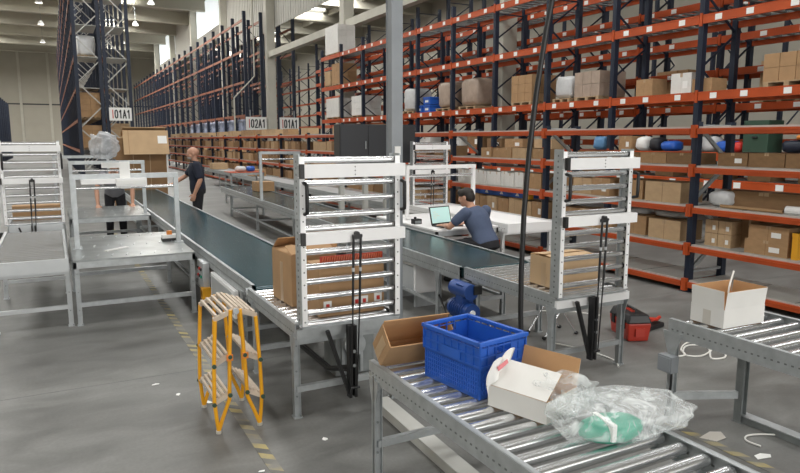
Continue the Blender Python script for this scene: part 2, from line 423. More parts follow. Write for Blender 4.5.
# signs on the rack ends
def sign(label, text, x, y, z, w, h):
    t = thing('aisle_sign', label, 'sign', (x, y, z), 0)
    MB().box(-w / 2, w / 2, -.03, 0, -h / 2, h / 2, 'paper').build('board', t, True)
    MB().box(-w * .36, -w * .32, -.036, -.03, -h * .33, h * .33, 'red').build('red_bar', t, True)
    G = {'0': [[(.15, .1), (.5, 0), (.85, .1), (.95, .35), (.95, .65), (.85, .9), (.5, 1), (.15, .9), (.05, .65), (.05, .35), (.15, .1)]], '1': [[(.15, .78), (.6, 1), (.6, 0)]],
         '2': [[(.08, .78), (.25, .95), (.5, 1), (.8, .93), (.92, .72), (.8, .5), (.08, 0), (.95, 0)]], 'A': [[(0, 0), (.5, 1), (1, 0)], [(.2, .33), (.8, .33)]]}
    m = MB(); cw = w * .155; ch = h * .60; x = -w * .25
    for c_ in text:
        for st_ in G[c_]:
            for p_, q_ in zip(st_[:-1], st_[1:]):
                P1 = Vector((x + p_[0] * cw * .8, -.0365, (p_[1] - .5) * ch)); P2 = Vector((x + q_[0] * cw * .8, -.0365, (q_[1] - .5) * ch)); d_ = (P2 - P1).normalized() * h * .03
                m.bar(P1 - d_, P2 + d_, .008, h * .085, 'ink', up=(d_.z, 0, -d_.x))
        x += cw * 1.18
    m.build('lettering', t, True)
    MB().box(-w * .3, -w * .26, -.0, .03, h / 2, h / 2 + .5, 'galv').build('hanger', t, True)
    MB().box(w * .26, w * .3, -.0, .03, h / 2, h / 2 + .5, 'galv').build('hanger', t, True)
sign('white hanging sign reading 02A1 at the end of the middle rack', '02A1', 13.05, FY - .2, 3.05, 1.50, .92)
sign('white hanging sign reading 01A1 right of the 02A1 sign', '01A1', 15.5, FY - .2, 3.05, 1.45, .92)
sign('white sign reading 01A1 on the towering rack at left', '01A1', 3.12, 35.8, 3.16, 1.04, .64)

# ------------------------------------------------------------------ cartons and loads on the racks
def carton_mesh(mt, tp='tape', lab=False, open_top=False):
    m = MB(); m.box(-.5, .5, -.5, .5, 0, 1, mt)
    m.box(-.501, .501, -.06, .06, .8, 1.003, tp); m.box(-.5, .5, -.503, .503, .997, 1.001, mt)
    m.box(-.503, .503, -.004, .004, .0, 1.002, 'card_dark' if mt != 'card_white' else 'tape_grey')
    if lab: m.box(-.504, -.5, -.32, -.08, .25, .6, 'paper')
    return m.mesh('carton')
CM = {k: carton_mesh(k) for k in ('card', 'card_dark', 'card_light', 'card_white')}
CML = {k: carton_mesh(k, lab=True) for k in ('card', 'card_dark', 'card_light', 'card_white')}
def carton(x, y, z, sx, sy, sz, label, group=None, mt='card', lab=False, rz=0., name='carton', cat='box'):
    o = bpy.data.objects.new(name, (CML if lab else CM)[mt]); COL.objects.link(o)
    o.location = (x, y, z); o.scale = (sx, sy, sz); o.rotation_euler = (0, 0, rz)
    return tag(o, label, cat, group)
def row(y0, y1, z, h, label, group, mts=('card',), x=LX + .22, d=.36, wid=(.26, .4), gap=.012, hv=.06, lab=.3, skip=.0):
    y = y0
    while y < y1 - wid[0]:
        w = min(random.uniform(*wid), y1 - y)
        if random.random() >= skip:
            carton(x + random.uniform(-.03, .03), y + w / 2, z, d, w - gap, h * random.uniform(1 - hv, 1 + hv), label, group, random.choice(mts), random.random() < lab, random.uniform(-.02, .02))
        y += w
DK = .022
Z = [z + DK for z in LZ]
bay = lambda k: (LY + LP * k + .09, LY + LP * (k + 1) - .09)       # bay 0 is the one nearest the viewer
# bay 0
carton(LX + .22, 4.43, Z[1], .40, .50, .165, 'flat brown carton with white label, lower of two stacked on the rack at right', None, 'card', True)
carton(LX + .22, 4.41, Z[1] + .165, .40, .46, .165, 'flat brown carton with white label, upper of two stacked on the rack at right', None, 'card', True)
carton(LX + .40, 4.80, Z[1], .26, .24, .34, 'dark brown carton at the back of the shelf, left of the two stacked flat ones', None, 'card_dark')
carton(LX + .36, 4.62, Z[2], .3, 1.0, .20, 'long dark brown carton behind the white tube on the right rack', None, 'card_dark')
row(2.9, 5.2, Z[3], .16, 'dark brown carton on the shelf over the long dark carton, right of the post', 'dark cartons on upper right shelf', ('card_dark',), x=LX + .36, wid=(.38, .6), skip=.25)
# bay 1 (gate stands in front of its left part)
carton(LX + .24, 5.88, Z[2], .42, .56, .26, 'wide brown carton with closed top on the third shelf, left of the navy post', None, 'card_light')
carton(LX + .27, 6.44, Z[2], .42, .42, .26, 'brown carton on the third shelf just right of the far roller gate', None, 'card')
carton(LX + .24, 5.82, Z[1], .42, .50, .25, 'wide pale brown carton on the second shelf, left of the navy post', None, 'card_light')
carton(LX + .27, 6.36, Z[1], .40, .42, .26, 'brown carton on the second shelf just right of the far roller gate', None, 'card')
row(6.75, 8.0, Z[1], .26, 'brown carton on the second shelf behind the far roller gate', 'cartons behind the far gate, second shelf', ('card', 'card_light'), wid=(.3, .42))
row(6.8, 8.0, Z[2], .25, 'brown carton on the third shelf behind the far roller gate', 'cartons behind the far gate, third shelf', ('card', 'card_dark', 'card_light'), wid=(.3, .42))
row(5.5, 8.0, Z[3], .14, 'low dark carton on the fourth shelf above the far roller gate', 'dark cartons on fourth shelf', ('card_dark', 'card_dark', 'card'), x=LX + .36, wid=(.35, .5), skip=.3)
# bay 2, behind the seated man and the black hose
a, b = bay(2)
row(a, b, Z[1], .27, 'brown carton in the tight row on the second shelf right of the seated man', 'brown cartons right of the seated man', ('card', 'card', 'card_light'), wid=(.27, .36))
row(a + .55, b, Z[2], .24, 'white carton in the row on the shelf above the seated man', 'white cartons above the seated man', ('card_white',), wid=(.15, .24), gap=.008)
carton(LX + .22, a + .26, Z[2], .38, .40, .25, 'brown carton at the right end of the white carton row', None, 'card')
row(a, b - .6, Z[3], .17, 'small brown carton in the row over the white cartons', 'small cartons over the white row', ('card', 'card_light'), wid=(.26, .36))
# bay 3
a, b = bay(3)
row(a, b, Z[1], .26, 'brown carton on the second shelf behind the laptop table', 'cartons behind the laptop table', ('card', 'card_light'))
row(a, b, Z[2], .25, 'white carton on the third shelf behind the white portal', 'white cartons behind the white portal', ('card_white',), wid=(.2, .3))
row(a, b, Z[3], .2, 'carton on the fourth shelf right of the dark cabinet', 'cartons right of the dark cabinet', ('card', 'card_dark'), skip=.3)
# bays 4..9, the long run of brown cartons at the far end
for k in range(4, 16):
    a, b = bay(k)
    if k > 9: random.seed(k)
    row(a, b, Z[1], .28, 'brown carton on the low shelf of the far carton run', 'far carton run, low shelf', ('card', 'card_dark'), wid=(.32, .5), lab=0)
    row(a, b, Z[2], .28, 'brown carton on the middle shelf of the far carton run', 'far carton run, middle shelf', ('card', 'card_dark', 'card_light'), wid=(.32, .5), lab=0)
    row(a, b, Z[3], .26, 'brown carton in the row below the hanging 02A1 and 01A1 signs', 'far carton run, upper shelf', ('card', 'card_light', 'card_dark'), wid=(.3, .48), lab=0)
    row(a, b, Z[4], .22, 'brown carton on the top deck under the hanging signs', 'far carton run, top deck', ('card_light', 'card'), wid=(.5, .85), lab=0, skip=.3)
# blue bins and yellow bins behind the cartons
def bin_proto(label, mt, name):
    t = thing(name, label, 'bin', (0, 0, 0))
    m = MB(); w, d, h = .28, .12, .14
    for (x0, x1, y0, y1, z0, z1) in ((-d, d, -w, w, 0, .01), (-d, -d + .01, -w, w, 0, h * .75), (d - .01, d, -w, w, 0, h), (-d, d, -w, -w + .01, 0, h), (-d, d, w - .01, w, 0, h)): m.box(x0, x1, y0, y1, z0, z1, mt)
    m.build('tray', t, True)
    q = MB(); q.prism([(-.05, .03), (.05, .03), (0, .1)], 0, -d - .004, -d, 'paper'); q.build('label_plate', t, True)
    return t
bp = bin_proto('blue plastic bin with white mark on the brown carton row beside the seated man', 'blue_plastic', 'storage_bin')
bp.location = (LX + .20, 9.85, Z[1] + .29); bp['group'] = 'blue bins on the carton row'
for y in (8.95, 9.4, 10.35): dup(bp, (LX + .20, y, Z[1] + .29), 0)
yb = MB(); yb.prism([(-.05, -.06), (.05, -.06), (.05, .06), (-.05, .06)], 2, 0, .20, 'yellow_bin'); yb.box(-.055, .055, -.065, .065, .17, .2, 'yellow_bin')
for (x, y, z, lab) in ((LX + .06, 4.10, Z[1], 'yellow upright holder on the second shelf at the right edge'), (LX + .2, 3.95, Z[2], 'yellow upright holder on the third shelf behind the white tube'),
                       (LX + .25, 5.58, Z[1], 'yellow upright holder left of the navy post on the second shelf'),
                       (LX + .09, 11.25, Z[1] + .28, 'yellow holder on the cartons right of the white portal'), (LX + .09, 10.62, Z[1] + .29, 'yellow holder on the cartons between the blue bins'), (LX + .09, 8.62, Z[1] + .29, 'yellow holder on the cartons right of the black hose')):
    o = yb.mesh('holder'); o = bpy.data.objects.new('holder', o); COL.objects.link(o); o.location = (x, y, z); o.scale = (1, .5, 1.45 if 'left of' not in lab and 'on the cartons' not in lab else .8); tag(o, lab, 'holder')
carton(LX + .30, 3.81, Z[1], .35, .4, .36, 'blue box at the right edge on the second shelf', None, 'card'); 
COL.objects[-1].data = COL.objects[-1].data.copy(); COL.objects[-1].data.materials[0] = MATS['blue_plastic']
# white tube and loose items in bay 0
tb_ = MB(); tb_.cyl((0, 0, .045), (0, 1.5, .045), .045, 'white_metal', 14); tb_.cyl((0, 1.5, .045), (0, 1.512, .045), .035, 'hole', 14)
tag(tb_.build('tube_roll', loc=(LX + .06, 2.75, Z[2]), local=True), 'long white tube lying on the third shelf at right', 'tube')
sm = MB(); sm.cyl((0, 0, .02), (0, .75, .02), .02, 'card', 8)
tag(sm.build('wooden_rod', loc=(LX + .04, 4.28, Z[2]), local=True), 'thin brown rod lying at the end of the white tube', 'rod')
def lump(x, y, z, s, mt, label, name='wrapped_bundle', cat='bundle', group=None, seed=0.):
    def fn(q, u):
        n = noise.noise(Vector((u.x * 2.1 + seed, u.y * 2.1, u.z * 2.1)))
        k = 1 + .22 * n; q = q * k
        e = .62
        q = Vector([math.copysign(abs(c / r_) ** e * r_, c) if r_ else c for c, r_ in zip(q, (s[0] / 2, s[1] / 2, s[2] / 2))])
        q.z = max(q.z, -s[2] / 2); return q
    o = MB().ell((0, 0, s[2] / 2), (s[0] / 2, s[1] / 2, s[2] / 2), mt, 18, 12, fn).build(name, loc=(x, y, z), local=True)
    return tag(o, label, cat, group)
lump(LX + .25, 5.12, Z[2], (.36, .30, .2), 'wrap_white', 'white shrink-wrapped bundle on the third shelf right of the navy post', seed=1)
for j, (dy, dz) in enumerate(((-.09, 0), (.09, 0), (-.09, .16), (.09, .16))):
    carton(LX + .24, 5.08 + dy, Z[1] + dz, .3, .17, .155, 'small pale carton with white sticker, ' + ('lower right', 'lower left', 'upper right', 'upper left')[j] + ' of four stacked behind the brace', None, 'card_light', True)
for i, y in enumerate((5.9, 6.5)): lump(LX + .3, y, Z[1] + .26, (.3, .5, .09), 'wrap_white', 'clear crumpled wrap on the pale carton of the second shelf' if i == 0 else 'clear crumpled wrap beside the far roller gate, second shelf', seed=3 + i)
# goods on the tall rack, lower picking level
ABAY = lambda k: AY + AP * (k + 2)
def goods(px, z, dx, w, h, mt, label, d=.6):
    pass
def load(y, z, w, h, mt, label, d=.95, x=AX + .56, group=None, pallet=True, kind='wrap'):
    t = thing('pallet_load', label, 'pallet load', (x, y, z), 0, group)
    zz = 0
    if pallet:
        m = MB()
        for s in (-1, 0, 1): m.box(-d / 2, d / 2, s * w * .42 - .05, s * w * .42 + .05, 0, .09, 'pallet_wood')
        for s in range(5): m.box(-d / 2 + s * d * .21, -d / 2 + s * d * .21 + d * .14, -w / 2, w / 2, .09, .115, 'pallet_wood')
        m.build('pallet', t, True); zz = .115
    if kind == 'wrap':
        sd = y * 3.1
        def fn(q, u):
            e = .32
            q = Vector([math.copysign(abs(c / r_) ** e * r_, c) for c, r_ in zip(q, (d / 2, w / 2, h / 2))])
            n = noise.noise(Vector((u.x * 2.5 + sd, u.y * 2.5, u.z * 2.5)))
            return Vector((q.x * (.92 + .08 * n), q.y * (.92 + .08 * n), q.z * (1 + .06 * n)))
        MB().ell((0, 0, zz + h / 2 * 1.02), (d / 2, w / 2, h / 2), mt, 24, 14, fn).build('wrapped_goods', t, True)
    else:
        nx, ny, nz = 2, max(2, round(w / .35)), max(1, round(h / .3))
        m = MB()
        for a in range(nx):
            for b in range(ny):
                for c in range(nz):
                    m.box(-d / 2 + a * d / nx + .004, -d / 2 + (a + 1) * d / nx - .004, -w / 2 + b * w / ny + .006, -w / 2 + (b + 1) * w / ny - .006, zz + c * h / nz, zz + (c + 1) * h / nz - .006, mt)
        m.build('stacked_boxes', t, True)
    return t
L3 = 2.93
load(13.5, L3, .95, .66, 'wrap_brown', 'brown strapped bulk load on the tall rack above the far roller gate', kind='box')
load(14.5, L3, .72, .62, 'wrap_white', 'white wrapped load left of the brown bulk load above the far gate')
carton(AX + .3, 10.45, L3, .5, .55, .46, 'white carton with label on the tall rack left of the tall navy post', None, 'card_white', True)
carton(AX + .3, 9.9, L3, .5, .5, .3, 'brown carton right of the white labelled carton on the tall rack', None, 'card')
carton(AX + .4, 11.6, L3, .5, .5, .42, 'brown carton just right of the post over the far roller gate', None, 'card')
load(8.02, L3, 1.0, .55, 'card', 'brown carton load on the tall rack at the right edge of the photo', kind='box')
load(16.3, L3, 1.0, .80, 'card', 'brown carton load on the tall rack, right of the black hose', kind='box')
load(19.3, L3, 1.1, .95, 'wrap_brown', 'brown shrink-wrapped pallet on the tall rack left of the concrete column')
load(20.9, L3, 1.0, .95, 'wrap_brown', 'brown shrink-wrapped pallet, second left of the concrete column')
load(23.6, L3, 1.0, .9, 'wrap_white', 'whitish shrink-wrapped pallet right of the grey steel pole')
for i, (y, z) in enumerate(((22.6, L3), (22.0, L3), (22.0, L3 + .3))):
    m = MB(); m.box(-.3, .3, -.25, .25, 0, .28, 'blue_plastic'); m.box(-.32, .32, -.27, .27, .22, .28, 'blue_plastic'); m.box(-.305, -.3, -.12, .12, .08, .16, 'paper')
    tag(m.build('storage_crate', loc=(AX + .35, y, z), local=True), ('blue crate on the tall rack, left one of three', 'blue crate on the tall rack, lower right of three', 'blue crate on the tall rack, upper one of three')[i], 'crate')
load(28.6, L3, 1.3, .9, 'card_white', 'white box load on the tall rack above the dark cabinet', kind='box')
load(31.7, L3, 1.7, .95, 'card_white', 'white boxes load on the tall rack right of the 01A1 sign', kind='box')
load(31.2, 4.57, 1.0, 1.0, 'card', 'brown carton load on the tall rack below the white boxes, nearer one', kind='box')
load(32.3, 4.57, .8, .7, 'card_light', 'brown carton load on the tall rack below the white boxes, farther one', kind='box')
load(31.7, 6.1, 1.7, 1.35, 'card_white', 'white boxes stacked on the very top of the tall rack', kind='box')
load(20.5, 4.4, 1.0, .8, 'wrap_white', 'pale load in the second rack row behind the concrete column', x=15.3)
load(12.4, 2.7, 1.0, .9, 'card', 'brown carton load in the second rack row behind the tall navy post', x=15.3, kind='box')
load(9.4, 2.7, 1.0, .9, 'card_light', 'pale brown load in the second rack row at the upper right', x=15.3, kind='box')
Q = 1.62
items = [(16.6, .9, .30, 'card', 'brown carton on the picking level left of the far gate'), (15.2, .8, .28, 'card_light', 'pale brown carton on the picking level behind the far gate top'),
         (13.0, .45, .36, 'sky_blue', 'blue and white packets on the picking level above the far gate'), (12.05, .4, .36, 'card', 'brown carton right of the blue packets on the picking level'),
         (11.6, .32, .34, 'paper', 'white paper stack right of the brown carton on the picking level'), (11.2, .3, .32, 'ink', 'dark patterned packets right of the white paper stack'),
         (10.8, .42, .24, 'blue_plastic', 'blue bags left of the navy post on the picking level'), (9.75, .4, .34, 'wrap_white', 'white bags right of the navy post on the picking level'),
         (9.3, .45, .24, 'blue_plastic', 'blue bags right of the navy post on the picking level'), (9.0, .25, .22, 'red', 'red bag at the foot of the blue bags'),
         (8.55, .55, .66, 'green_dark', 'large dark green case on the picking level'), (7.75, .6, .26, 'navy', 'dark folded bags right of the green case'),
         (7.62, .3, .34, 'orange_soft', 'orange bag on top of the dark folded bags'), (6.9, .7, .30, 'pink', 'pink stack at the right edge on the picking level')]
for i, (y, w, h, mt, lab) in enumerate(items):
    z = Q
    if 'on top of' in lab: z = Q + .26
    if mt in ('card', 'card_light'): carton(AX + .3, y, z, .45, w, h, lab, None, mt, True)
    elif mt == 'green_dark':
        m = MB(); m.box(-.25, .25, -w / 2, w / 2, 0, h, mt); m.box(-.26, .26, -w / 2 - .01, w / 2 + .01, h * .7, h * .74, 'hole'); m.box(-.29, -.25, -.06, .06, h * .45, h * .5, 'black')
        tag(m.build('storage_case', loc=(AX + .3, y, z), local=True, bevel=.02), lab, 'case')
    else: lump(AX + .3, y, z, (.45, w * 1.05, h if 'on top' not in lab else .1), mt, lab, 'soft_bag', 'bag', seed=y)
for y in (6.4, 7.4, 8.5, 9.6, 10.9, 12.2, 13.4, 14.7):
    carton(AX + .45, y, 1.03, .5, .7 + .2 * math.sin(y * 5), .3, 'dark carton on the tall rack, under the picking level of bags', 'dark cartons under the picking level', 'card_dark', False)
for y in (17.8, 19.0, 20.2, 22.4, 23.6, 25.6, 27, 28.2):
    carton(AX + .45, y, Q, .5, .8, .4 + .1 * math.sin(y * 7), 'carton on the tall rack behind the steel pole, picking level', 'cartons behind the steel pole', random.choice(('card', 'card_dark', 'card_white')), True)
# far left rack goods
for i in range(14):
    load(FY + .9 + 3.3 * (i // 2) + 1.5 * (i % 2), 1.85, 1.4, 1.45, 'wrap_blue', 'blue and white wrapped pallet in the lowest row of the 02A1 rack', d=1.0, x=13.05, group='blue wrapped pallets in the 02A1 rack')
for i in range(10):
    load(FY + .9 + 3.3 * (i // 2) + 1.5 * (i % 2), .0, 1.4, 1.4, 'card', 'brown carton pallet on the floor under the 02A1 rack', d=1.0, x=13.05, group='brown pallets under the 02A1 rack', kind='box')
for i in range(6):
    load(37.35 + 2.7 * i, 2.9, 2.2, 1.2, 'card', 'brown carton pallet on the second level of the towering left rack', d=.9, x=1.81, group='pallets on second level of left rack', kind='box')
    load(37.35 + 2.7 * i, 1.4, 2.2, 1.1, 'card_dark' if i % 2 else 'card', 'brown carton pallet on the first level of the towering left rack', d=.9, x=1.81, group='pallets on first level of left rack', kind='box')
load(37.35, 1.4, 2.1, 1.2, 'card_light', 'brown carton pallet low in the right half of the towering left rack', d=.9, x=3.11, kind='box')
for i, z in enumerate((5.9, 8.9)):
    load(37.3, z, 1.7, 1.0, 'wrap_white', 'grey wrapped pallet high in the towering left rack, ' + ('lower one', 'upper one')[i], d=.9, x=1.81)

# grey mesh shelves in the end bay of the towering rack
for i, z in enumerate((4.4, 5.9, 7.4, 8.9, 10.4)):
    for j, x in enumerate((1.3, 2.62)):
        par = [o for o in COL.objects if o.type == 'EMPTY' and abs(o.location.y - 36) < .01 and abs(o.location.x - (1.27, 2.56)[j]) < .01][0]
        MB().box(x + .06, x + .98, 36.1, 38.6, z, z + .03, 'deck').build('mesh_shelf', par)

# ------------------------------------------------------------------ conveyor furniture
def leg(t, x, y, h, mt='galv', w=.045, plate=True, local=True):
    m = MB(); m.box(x - w / 2, x + w / 2, y - w * .1, y + w * .1, .008, h, mt)
    m.box(x - w / 2, x - w / 2 + .004, y - w * .5, y + w * .5, .008, h, mt); m.box(x + w / 2 - .004, x + w / 2, y - w * .5, y + w * .5, .008, h, mt)
    for z in (h * .25, h * .55, h * .85): m.cyl((x, y - w * .1 - .006, z), (x, y - w * .1, z), .007, 'galv_dark', 6)
    o = m.build('leg', t, local)
    if plate:
        p = MB(); p.box(x - .03, x + .03, y - .035, y + .035, 0, .008, mt); p.cyl((x + .02, y - .025, .008), (x + .02, y - .025, .018), .006, 'galv_dark', 6)
        p.build('foot_plate', o, local)
    return o
def gusset(m, x, y, z, s=1, mt='galv'):   # tapered bracket below the rail
    m.prism([(y - .06, z), (y + .06, z), (y + .022, z - .14), (y - .022, z - .14)], 0, x - .004, x + .004, mt)
def rail(m, x, y0, y1, zt, h, side, mt='galv', slots=True):
    m.box(x - .003, x + .003, y0, y1, zt - h, zt, mt); f = .028 * side
    m.box(min(x, x + f), max(x, x + f), y0, y1, zt - .004, zt, mt); m.box(min(x, x + f), max(x, x + f), y0, y1, zt - h, zt - h + .004, mt)
    if slots:
        n = int((y1 - y0) / .04)
        for i in range(n):
            y = y0 + .03 + i * .04
            m.box(x - .0042, x + .0042, y, y + .014, zt - h * .60, zt - h * .52, 'slot')
def roller_table(name, label, cat, loc, rz, w, length, ztop, pitch, leg_ys, rail_h=.10, r=.025, shaft='chrome', cross_z=.2, y_first=.06, mt='galv', end_beam=None, no_rollers=0, rail_drop=.0):
    t = thing(name, label, cat, loc, rz)
    for sgn, x in ((-1, 0), (1, w)):
        m = MB(); rail(m, x, 0, length, ztop + .012, rail_h, -sgn * -1 if False else (1 if sgn < 0 else -1), mt)
        m.build('side_rail', t, True)
    rm = MB(); rm.cyl((.02, 0, 0), (w - .02, 0, 0), r, shaft, 14)
    rm.cyl((.006, 0, 0), (.02, 0, 0), .014, 'black', 8); rm.cyl((w - .02, 0, 0), (w - .006, 0, 0), .014, 'black', 8)
    me = rm.mesh('roller'); y = y_first; c = 0
    while y < length - .03 and c < 100:
        obj('roller', me, t, (0, y, ztop - r)); y += pitch; c += 1
    for ly in leg_ys:
        for x in (.012, w - .012): leg(t, x, ly, ztop - .06, mt)
        m = MB(); m.box(.01, w - .01, ly - .018, ly + .018, cross_z - .02, cross_z + .02, mt); m.build('crossbar', t, True)
        m = MB(); m.box(0, w, ly - .02, ly + .02, ztop - rail_h - .03, ztop - rail_h + .012, mt); m.build('cross_member', t, True)
        for gx in (-.006, w + .006): m = MB(); gusset(m, gx, ly, ztop - rail_h + .03, mt=mt); m.build('bracket', t, True)
    if end_beam is not None:
        m = MB(); m.box(0, w, -.03, .0, ztop - .09, ztop - .025, end_beam); m.cyl((.02, -.02, ztop - .005), (w - .02, -.02, ztop - .005), .012, 'chrome', 10); m.build('end_beam', t, True)
    return t
ZT = .655
# foreground roller conveyor
F = roller_table('roller_conveyor', 'foreground steel roller conveyor carrying the blue crate and white box', 'conveyor', (1.48, .95, 0), 0, .74, 2.21, ZT, .11, (.55, 2.14), rail_h=.105, r=.027, y_first=.07)
# right roller conveyor
RC = roller_table('roller_conveyor', 'roller conveyor at the right edge carrying the white open box', 'conveyor', (3.51, .55, 0), R(-.6), .74, 2.31, .70, .115, (.35,), rail_h=.12, r=.025, y_first=.05)
leg(RC, .012, 2.27, .64); m = MB(); m.prism([(-.075 + 2.27, .63), (.075 + 2.27, .63), (.024 + 2.27, .47), (-.024 + 2.27, .47)], 0, -.012, -.003, 'galv'); m.build('bracket', RC, True)
leg(RC, .44, 2.06, .61, 'galv_dark', .055)
m = MB(); m.box(0, .74, 2.04, 2.08, .59, .64, 'galv'); m.build('cross_member', RC, True)
m = MB(); m.bar((.02, 2.26, .19), (.43, 2.07, .19), .03, .05, 'galv'); m.build('crossbar', RC, True)
jb = MB(); jb.box(-.075, -.008, 2.21, 2.32, .37, .48, 'pole'); jb.box(-.082, -.075, 2.22, 2.31, .38, .47, 'pole'); jb.tube([(-.03, 2.24, .37), (-.03, 2.24, .28), (-.02, 2.26, .15), (0, 2.3, .02)], .008, 'black', 6); jb.build('junction_box', RC, True)

# ---- roller gates (hinged conveyor sections standing upright)
def gate_proto():
    t = thing('roller_gate', '', 'gate', (0, 0, 0))
    W = .362
    for s in (-1, 1):
        m = MB(); x = s * W
        m.box(x - .004, x + .004, .0, .10, .0, 1.135, 'galv'); m.box(min(x, x - s * .035), max(x, x - s * .035), -.003, .003, 0, 1.12, 'white_metal')
        m.box(min(x, x - s * .03), max(x, x - s * .03), .097, .103, 0, 1.135, 'galv')
        for k in range(26):
            z = .03 + k * .042
            m.box(x - .0055, x + .0055, .045, .058, z, z + .014, 'slot')
            if k % 2 == 0: m.cyl((x - s * .017, -.006, z), (x - s * .017, -.002, z), .005, 'hole', 6)
        m.build('side_post', t, True)
    rm = MB(); rm.cyl((-W + .03, 0, 0), (W - .03, 0, 0), .0215, 'chrome', 14); rm.cyl((-W + .004, 0, 0), (-W + .03, 0, 0), .018, 'black', 10); rm.cyl((W - .03, 0, 0), (W - .004, 0, 0), .018, 'black', 10)
    me = rm.mesh('roller')
    for z in (1.095, .945, .84, .735, .645, .49, .39, .29, .185, .08): obj('roller', me, t, (0, .045, z))
    for z0, z1 in ((.985, 1.070), (.555, .630)):
        m = MB(); m.box(-W - .012, W + .012, -.062, -.035, z0, z1, 'white_metal'); m.box(-W - .012, W + .012, -.035, .0, z1 - .004, z1, 'white_metal'); m.box(-W - .012, W + .012, -.035, .0, z0, z0 + .004, 'white_metal')
        m.box(-W - .014, -W + .012, -.066, -.033, z0 - .004, z1 + .004, 'black')
        for k in (-1, 0, 1): m.cyl((0, -.066, (z0 + z1) / 2 + k * .025), (0, -.062, (z0 + z1) / 2 + k * .025), .004, 'hole', 6)
        m.build('cross_plate', t, True)
    for s in (-1, 1):
        m = MB(); x = s * (W + .0) + (.03 if s < 0 else .012)
        m.tube([(x, -.004, .95), (x, -.05, .94), (x, -.052, .90), (x, -.052, .80), (x, -.05, .76), (x, -.004, .75)], .013, 'black', 8); m.build('bumper_handle', t, True)
    m = MB(); m.cyl((-W, .03, .0), (W, .03, .0), .014, 'chrome', 10); m.box(-W, W, .0, .09, -.02, -.012, 'galv'); m.build('hinge_bar', t, True)
    m = MB(); m.box(-.028, .028, -.095, -.062, .578, .60, 'black'); m.cyl((-.034, -.085, .598), (.034, -.085, .598), .011, 'black', 10); m.cyl((-.0, -.095, .612), (0, -.062, .612), .016, 'black', 10); m.build('strut_bracket', t, True)
    for s in (-1, 1):
        m = MB(); m.cyl((s * .026, -.085, .60), (s * .025 - .012, -.085, .12), .009, 'black', 8); m.cyl((s * .025 - .012, -.085, .12), (s * .018 - .03, -.085, -.45), .0055, 'black', 8)
        m.cyl((s * .0257 - .005, -.085, .36), (s * .0257 - .006, -.085, .385), .0105, 'alu', 8); m.build('gas_strut', t, True)
    m = MB(); m.box(-.055, -.036, -.06, -.01, -.53, -.02, 'black'); m.box(-.016, .002, -.06, -.01, -.53, -.02, 'black'); m.box(-.055, .002, -.016, -.008, -.53, -.02, 'black')
    m.bar((-.20, -.03, -.04), (-.045, -.03, -.51), .022, .03, 'black', up=(0, 1, 0)); m.cyl((-.06, -.085, -.45), (.006, -.085, -.45), .009, 'black', 8); m.cyl((-.026, -.088, -.45), (-.026, -.03, -.45), .008, 'black', 8)
    m.cyl((-.02, -.068, -.30), (-.02, -.06, -.30), .012, 'galv', 8); m.cyl((-.02, -.068, -.2), (-.02, -.06, -.2), .012, 'galv', 8)
    m.build('support_arm', t, True)
    return t
g1 = gate_proto(); g1.location = (1.742, 3.98, ZT)
g1['label'] = 'upright roller gate in the middle, at the end of the teal belt conveyor'
g2 = dup(g1, (3.722, 3.74, ZT + .02), R(0), 'upright roller gate right of the black hose, with brown box behind it')
g0 = dup(g1, (-.28, 10.2, ZT + .085), 0, 'upright roller gate at far left behind the narrow roller table')
g3 = dup(g1, (5.98, 10.12, ZT + .07), 0, 'far roller gate beyond the laptop, half hidden by the steel pole')

# ---- main teal belt conveyor and its roller end
def belt_conveyor(label, loc, rz, w, y0, y1, zt, belt, legs, drum_y=True):
    t = thing('belt_conveyor', label, 'conveyor', loc, rz)
    m = MB(); m.box(.03, w - .03, y0, y1, zt - .03, zt, belt); m.tube([(.03, y0, zt - .045), (w - .03, y0, zt - .045)], .045, belt, 16); m.build('belt', t, True)
    for x, s in ((0, 1), (w, -1)):
        q = MB(); rail(q, x, y0 + .02, y1, zt + .012, .14, s, 'galv', True); q.build('side_rail', t, True)
    m = MB(); m.box(.02, w - .02, y0 + .1, y1, zt - .14, zt - .12, 'galv_dark'); m.build('under_tray', t, True)
    for ly in legs:
        for x in (.012, w - .012): leg(t, x, ly, zt - .12)
        m = MB(); m.box(.01, w - .01, ly - .02, ly + .02, .18, .22, 'galv'); m.build('crossbar', t, True)
        for gx in (-.006, w + .006): m = MB(); gusset(m, gx, ly, zt - .1); m.build('bracket', t, True)
    for a, b in zip(legs[:-1], legs[1:]):
        for x in (.012, w - .012):
            m = MB(); m.box(x - .015, x + .015, a, b, .19, .22, 'galv'); m.build('stretcher', t, True)
    return t
C1 = belt_conveyor('long teal belt conveyor running back from the middle gate', (1.40, 5.30, 0), 0, .82, 0, 11.9, .66, 'belt', (.35, 2.9, 5.5, 8.2, 10.9))
E1 = roller_table('roller_table', 'short roller table under the middle gate at the end of the teal belt', 'roller table', (1.345, 4.03, 0), 0, .765, 1.20, ZT, .10, (.04, 1.03), rail_h=.11, end_beam='galv', y_first=.13)
